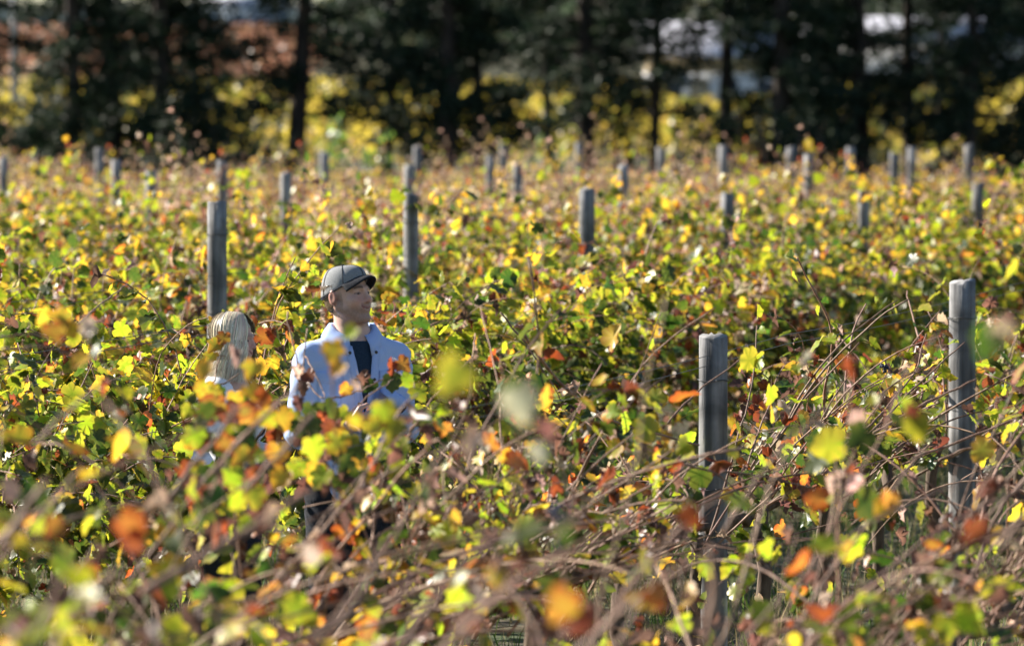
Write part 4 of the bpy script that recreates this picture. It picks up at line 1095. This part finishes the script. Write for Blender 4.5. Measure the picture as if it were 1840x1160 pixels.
        for sh, el_, wr, hd_, *_ in arms:
            a, w = np.array(el_), np.array(wr); v = norm(w - a); b = MB(); u = norm(np.cross(v, [0, 0, 1])); q = np.cross(v, u); P = []
            for t, r in ((-.055, .051), (-.03, .050), (-.004, .047), (.0, .044)):
                for j in range(16):
                    an = j * math.pi / 8; P.append(w + v * (t - .012) + (u * math.cos(an) + q * math.sin(an)) * r * (1 + .03 * math.sin(3 * an)))
            b.add(P, [[i * 16 + j, i * 16 + (j + 1) % 16, i * 16 + 16 + (j + 1) % 16, i * 16 + 16 + j] for i in range(3) for j in range(16)], (.9, .93, 1.0)); o = b.build('cuff', M_denim, root, True)
            sm = o.modifiers.new('thick', 'SOLIDIFY'); sm.thickness = .004
        V, Q = T.nets(.007); kp = (V[:, 2] > .88) & (V[:, 2] < 1.482) & (np.abs(V[:, 0]) < .15) & (V[:, 1] > -.137); V[:, 2] = np.minimum(V[:, 2], 1.472); V, Q = trim(V, Q, kp); obj('undershirt', mesh('undershirt', V, Q, M_tee, None, True), root)
    else:
        V, Q = T.nets(.012, -fold * 1.2 - skirt * .8); k = (V[:, 2] > .86) & ~((V[:, 2] > 1.490) | (V[:, 1] < -.02) & (V[:, 2] > 1.43) & (np.abs(V[:, 0]) < .085))
        for sh, el_, wr, hd_, *_ in arms:
            a, b = np.array(el_), np.array(wr); t = ((V - a) @ (b - a)) / ((b - a) @ (b - a)); k &= ~((t > .75) & (np.linalg.norm(V - b, axis=1) < .14))
        V, Q = trim(smooth_v(V, Q, 1), Q, k); o = obj('white_top', mesh('white_top', V, Q, M_white, None, True), root); sm = o.modifiers.new('thick', 'SOLIDIFY'); sm.thickness = .004; sm.offset = -1
    V, Q = Lg.nets(.012, -fold); V, Q = trim(V, Q, (V[:, 2] > .07) & (V[:, 2] < 1.02)); obj('trousers', mesh('trousers', V, Q, M_jean, None, True), root)
    for s in (-1, 1):
        f = Field(axis((s * .12 - .09, s * .12 + .09, .008)), axis((-.25, .12, .008)), axis((-.01, .16, .008)))
        f.cap((s * .105, .03, .045), (s * .127, -.165, .035), .050, .040, .03); f.cap((s * .105, .03, .05), (s * .105, .022, .12), .050, .050, .02)
        V, Q = f.nets(); V[:, 2] = np.maximum(V[:, 2], 0); obj('shoe', mesh('shoe', V, Q, M_shoe, None, True), root)
    # head wear and hair in the head's own frame
    hr = empty('tmp', (0, 0, 0)); bpy.data.objects.remove(hr)
    toB = lambda P: (np.asarray(P) * hk) @ fr[0].T + fr[1]
    if not woman:
        b = MB(); nu, nv = 48, 14; P = []
        lowz = lambda a: .022 + .036 * math.cos(a) + .008 * math.cos(2 * a)   # a = 0 front
        for j in range(nv):
            for i in range(nu):
                a = 2 * math.pi * i / nu; sx, sy = math.sin(a), -math.cos(a); t = j / (nv - 1)
                zl = lowz(a); zz = zl + (.121 - zl) * math.sin(t * math.pi / 2) ** .95
                rr = math.cos(t * math.pi / 2) ** .55
                seam = .985 if i % 8 == 0 else 1.0
                P.append(((.0800 * sx * rr * seam), .016 + .105 * sy * rr * seam - .004 * t, zz))
        n0 = len(P); P.append((0, .012, .1215))
        b.add(toB(P), [[j * nu + i, j * nu + (i + 1) % nu, (j + 1) * nu + (i + 1) % nu, (j + 1) * nu + i] for j in range(nv - 1) for i in range(nu)] + [[(nv - 1) * nu + i, (nv - 1) * nu + (i + 1) % nu, n0] for i in range(nu)])
        cap = b.build('cap', M_cap, root, True); sm = cap.modifiers.new('thick', 'SOLIDIFY'); sm.thickness = .004; sm.offset = -1
        b = MB(); P = []; nb = 22
        for j in range(7):
            for i in range(nb):
                a = math.radians(-62 + 124 * i / (nb - 1)); t = j / 6; sx, sy = math.sin(a), -math.cos(a)
                ext = .047 * t * (math.cos(a * 1.25) ** .55 if abs(a * 1.25) < math.pi / 2 else 0)
                P.append((.0815 * sx * (1 + .04 * t), .016 + .1050 * sy - ext, lowz(a) + .003 - .016 * t * t + .010 * t - 3.4 * (.085 * sx) ** 2 * t))
        b.add(toB(P), [[j * nb + i, j * nb + i + 1, (j + 1) * nb + i + 1, (j + 1) * nb + i] for j in range(6) for i in range(nb - 1)])
        o = b.build('brim', M_capd, cap, True); sm = o.modifiers.new('thick', 'SOLIDIFY'); sm.thickness = .005; sm.offset = 0
        b = MB()
        for i in range(0, 48, 8):
            a = 2 * math.pi * i / 48; pts = []
            for t in np.linspace(0, .97, 12):
                zl = lowz(a); rr = math.cos(t * math.pi / 2) ** .55
                pts.append((.0803 * math.sin(a) * rr, .016 - .1053 * math.cos(a) * rr - .004 * t, zl + (.1215 - zl) * math.sin(t * math.pi / 2) ** .95))
            b.tube(toB(pts), .0014, 4)
        pts = [(.0806 * math.sin(a), .016 - .1056 * math.cos(a), lowz(a) + .004) for a in np.linspace(0, 2 * math.pi, 40)]
        b.tube(toB(pts), .0032, 5); b.build('seam', M_capd, cap)
        MB().tube(toB([(0, .012, .119), (0, .012, .1265)]), .007, 8).build('top_button', M_capd, cap)
        strands = []
        f = Field(axis((-.1, .1, .004)), axis((-.1, .13, .004)), axis((-.08, .10, .004)))
        f.ell((0, .018, .035), (.0785, .1005, .0885), .01); f.ell((0, .03, -.03), (.064, .072, .05), .02)
        V, Q = f.nets(); k = (V[:, 2] < .05) & (V[:, 2] > -.062 + .5 * np.clip(.05 - V[:, 1], 0, .2)) & (V[:, 1] > .006)
        V, Q = trim(V + rng.normal(0, .0008, V.shape), Q, k)
        obj('hair', mesh('hair', toB(V), Q, M_hair, np.array([.10, .068, .042]) * np.exp(rng.normal(0, .35, (len(V), 1))), True), root)
        wd, hcol = .0016, ((.11, .075, .045), .3)
    else:
        strands = []
        for q in range(4800):
            a = rng.uniform(40, 320); ar = math.radians(a); dx, dy = math.sin(ar), -math.cos(ar)
            o0 = np.array([0, rng.uniform(-.03, .03), 0]); pts = []; thk = rng.uniform(1.0, 1.17)
            side = dx; tm = 1.75 if a < 80 or a > 280 else 1.95
            for t in np.linspace(.08, tm, 8):
                pts.append((dx * .082 * thk * math.sin(t), .012 + dy * .104 * thk * math.sin(t) + o0[1] * (1 - t / 2), .028 + .096 * thk * math.cos(t)))
            e = np.array(pts[-1]); L_ = rng.uniform(.12, .22); wv = rng.uniform(0, 6)
            for t in np.linspace(.15, 1, 7):
                pts.append((e[0] * (1 + .12 * t) + .013 * math.sin(wv + 5 * t), e[1] + .012 * t * dy + .011 * math.cos(wv + 4 * t), e[2] - L_ * t))
            strands.append(np.array(pts))
        wd, hcol = .0016, ((.62, .52, .38), .30)
    VV, FF, CC, n0 = [], [], [], 0
    for s_ in strands:
        p = toB(np.array(s_)); n = len(p); tg = np.gradient(p, axis=0); out = p - (fr[1] + np.array([0, 0, .01])); u = norm(np.cross(tg, out)); w = wd * np.interp(np.linspace(0, 1, n), [0, .7, 1], [1, 1, .25])[:, None] * rng.uniform(.6, 1.4)
        VV.append(np.concatenate([p - u * w, p + u * w])); i = np.arange(n - 1); FF.append(np.stack([i, i + 1, i + 1 + n, i + n], 1) + n0); n0 += 2 * n
        c = np.array(hcol[0]) * math.exp(rng.normal(0, hcol[1])) * (1 + rng.normal(0, .05, 3)); CC.append(np.tile(c, (2 * n, 1)))
    if woman: obj('hair', mesh('hair', np.concatenate(VV), np.concatenate(FF), M_hair, np.clip(np.concatenate(CC), .01, .8), True), root)
    if woman:   # thick mass of hair under the strands
        f = Field(axis((-.13, .13, .006)), axis((-.13, .17, .006)), axis((-.30, .16, .006)))
        f.ell((0, .016, .030), (.079, .101, .089), .01); f.ell((0, .060, -.08), (.070, .055, .13), .03); f.ell((.050, .045, -.09), (.020, .045, .11), .03); f.ell((-.050, .045, -.09), (.020, .045, .11), .03)
        f.ell((0, -.105, -.035), (.066, .09, .10), .012, None, True)
        V, Q = f.nets(); o = obj('hair_mass', mesh('hair_mass', toB(V), Q, M_hair, np.tile(np.array([.40, .32, .22]), (len(V), 1)) * (1 + RNG.normal(0, .12, (len(V), 1))), True), root)
    return root
MAN = make_person(634, 22.6, 0, 1.062, math.radians(17), math.radians(36), math.radians(-7), 'man in grey cap and open pale blue shirt, smiling towards the right', False, 41)
WOMAN = make_person(414, 23.5, 0, .924, math.radians(62), math.radians(12), math.radians(4), 'blonde woman in white top, mostly hidden by vine leaves', True, 42)
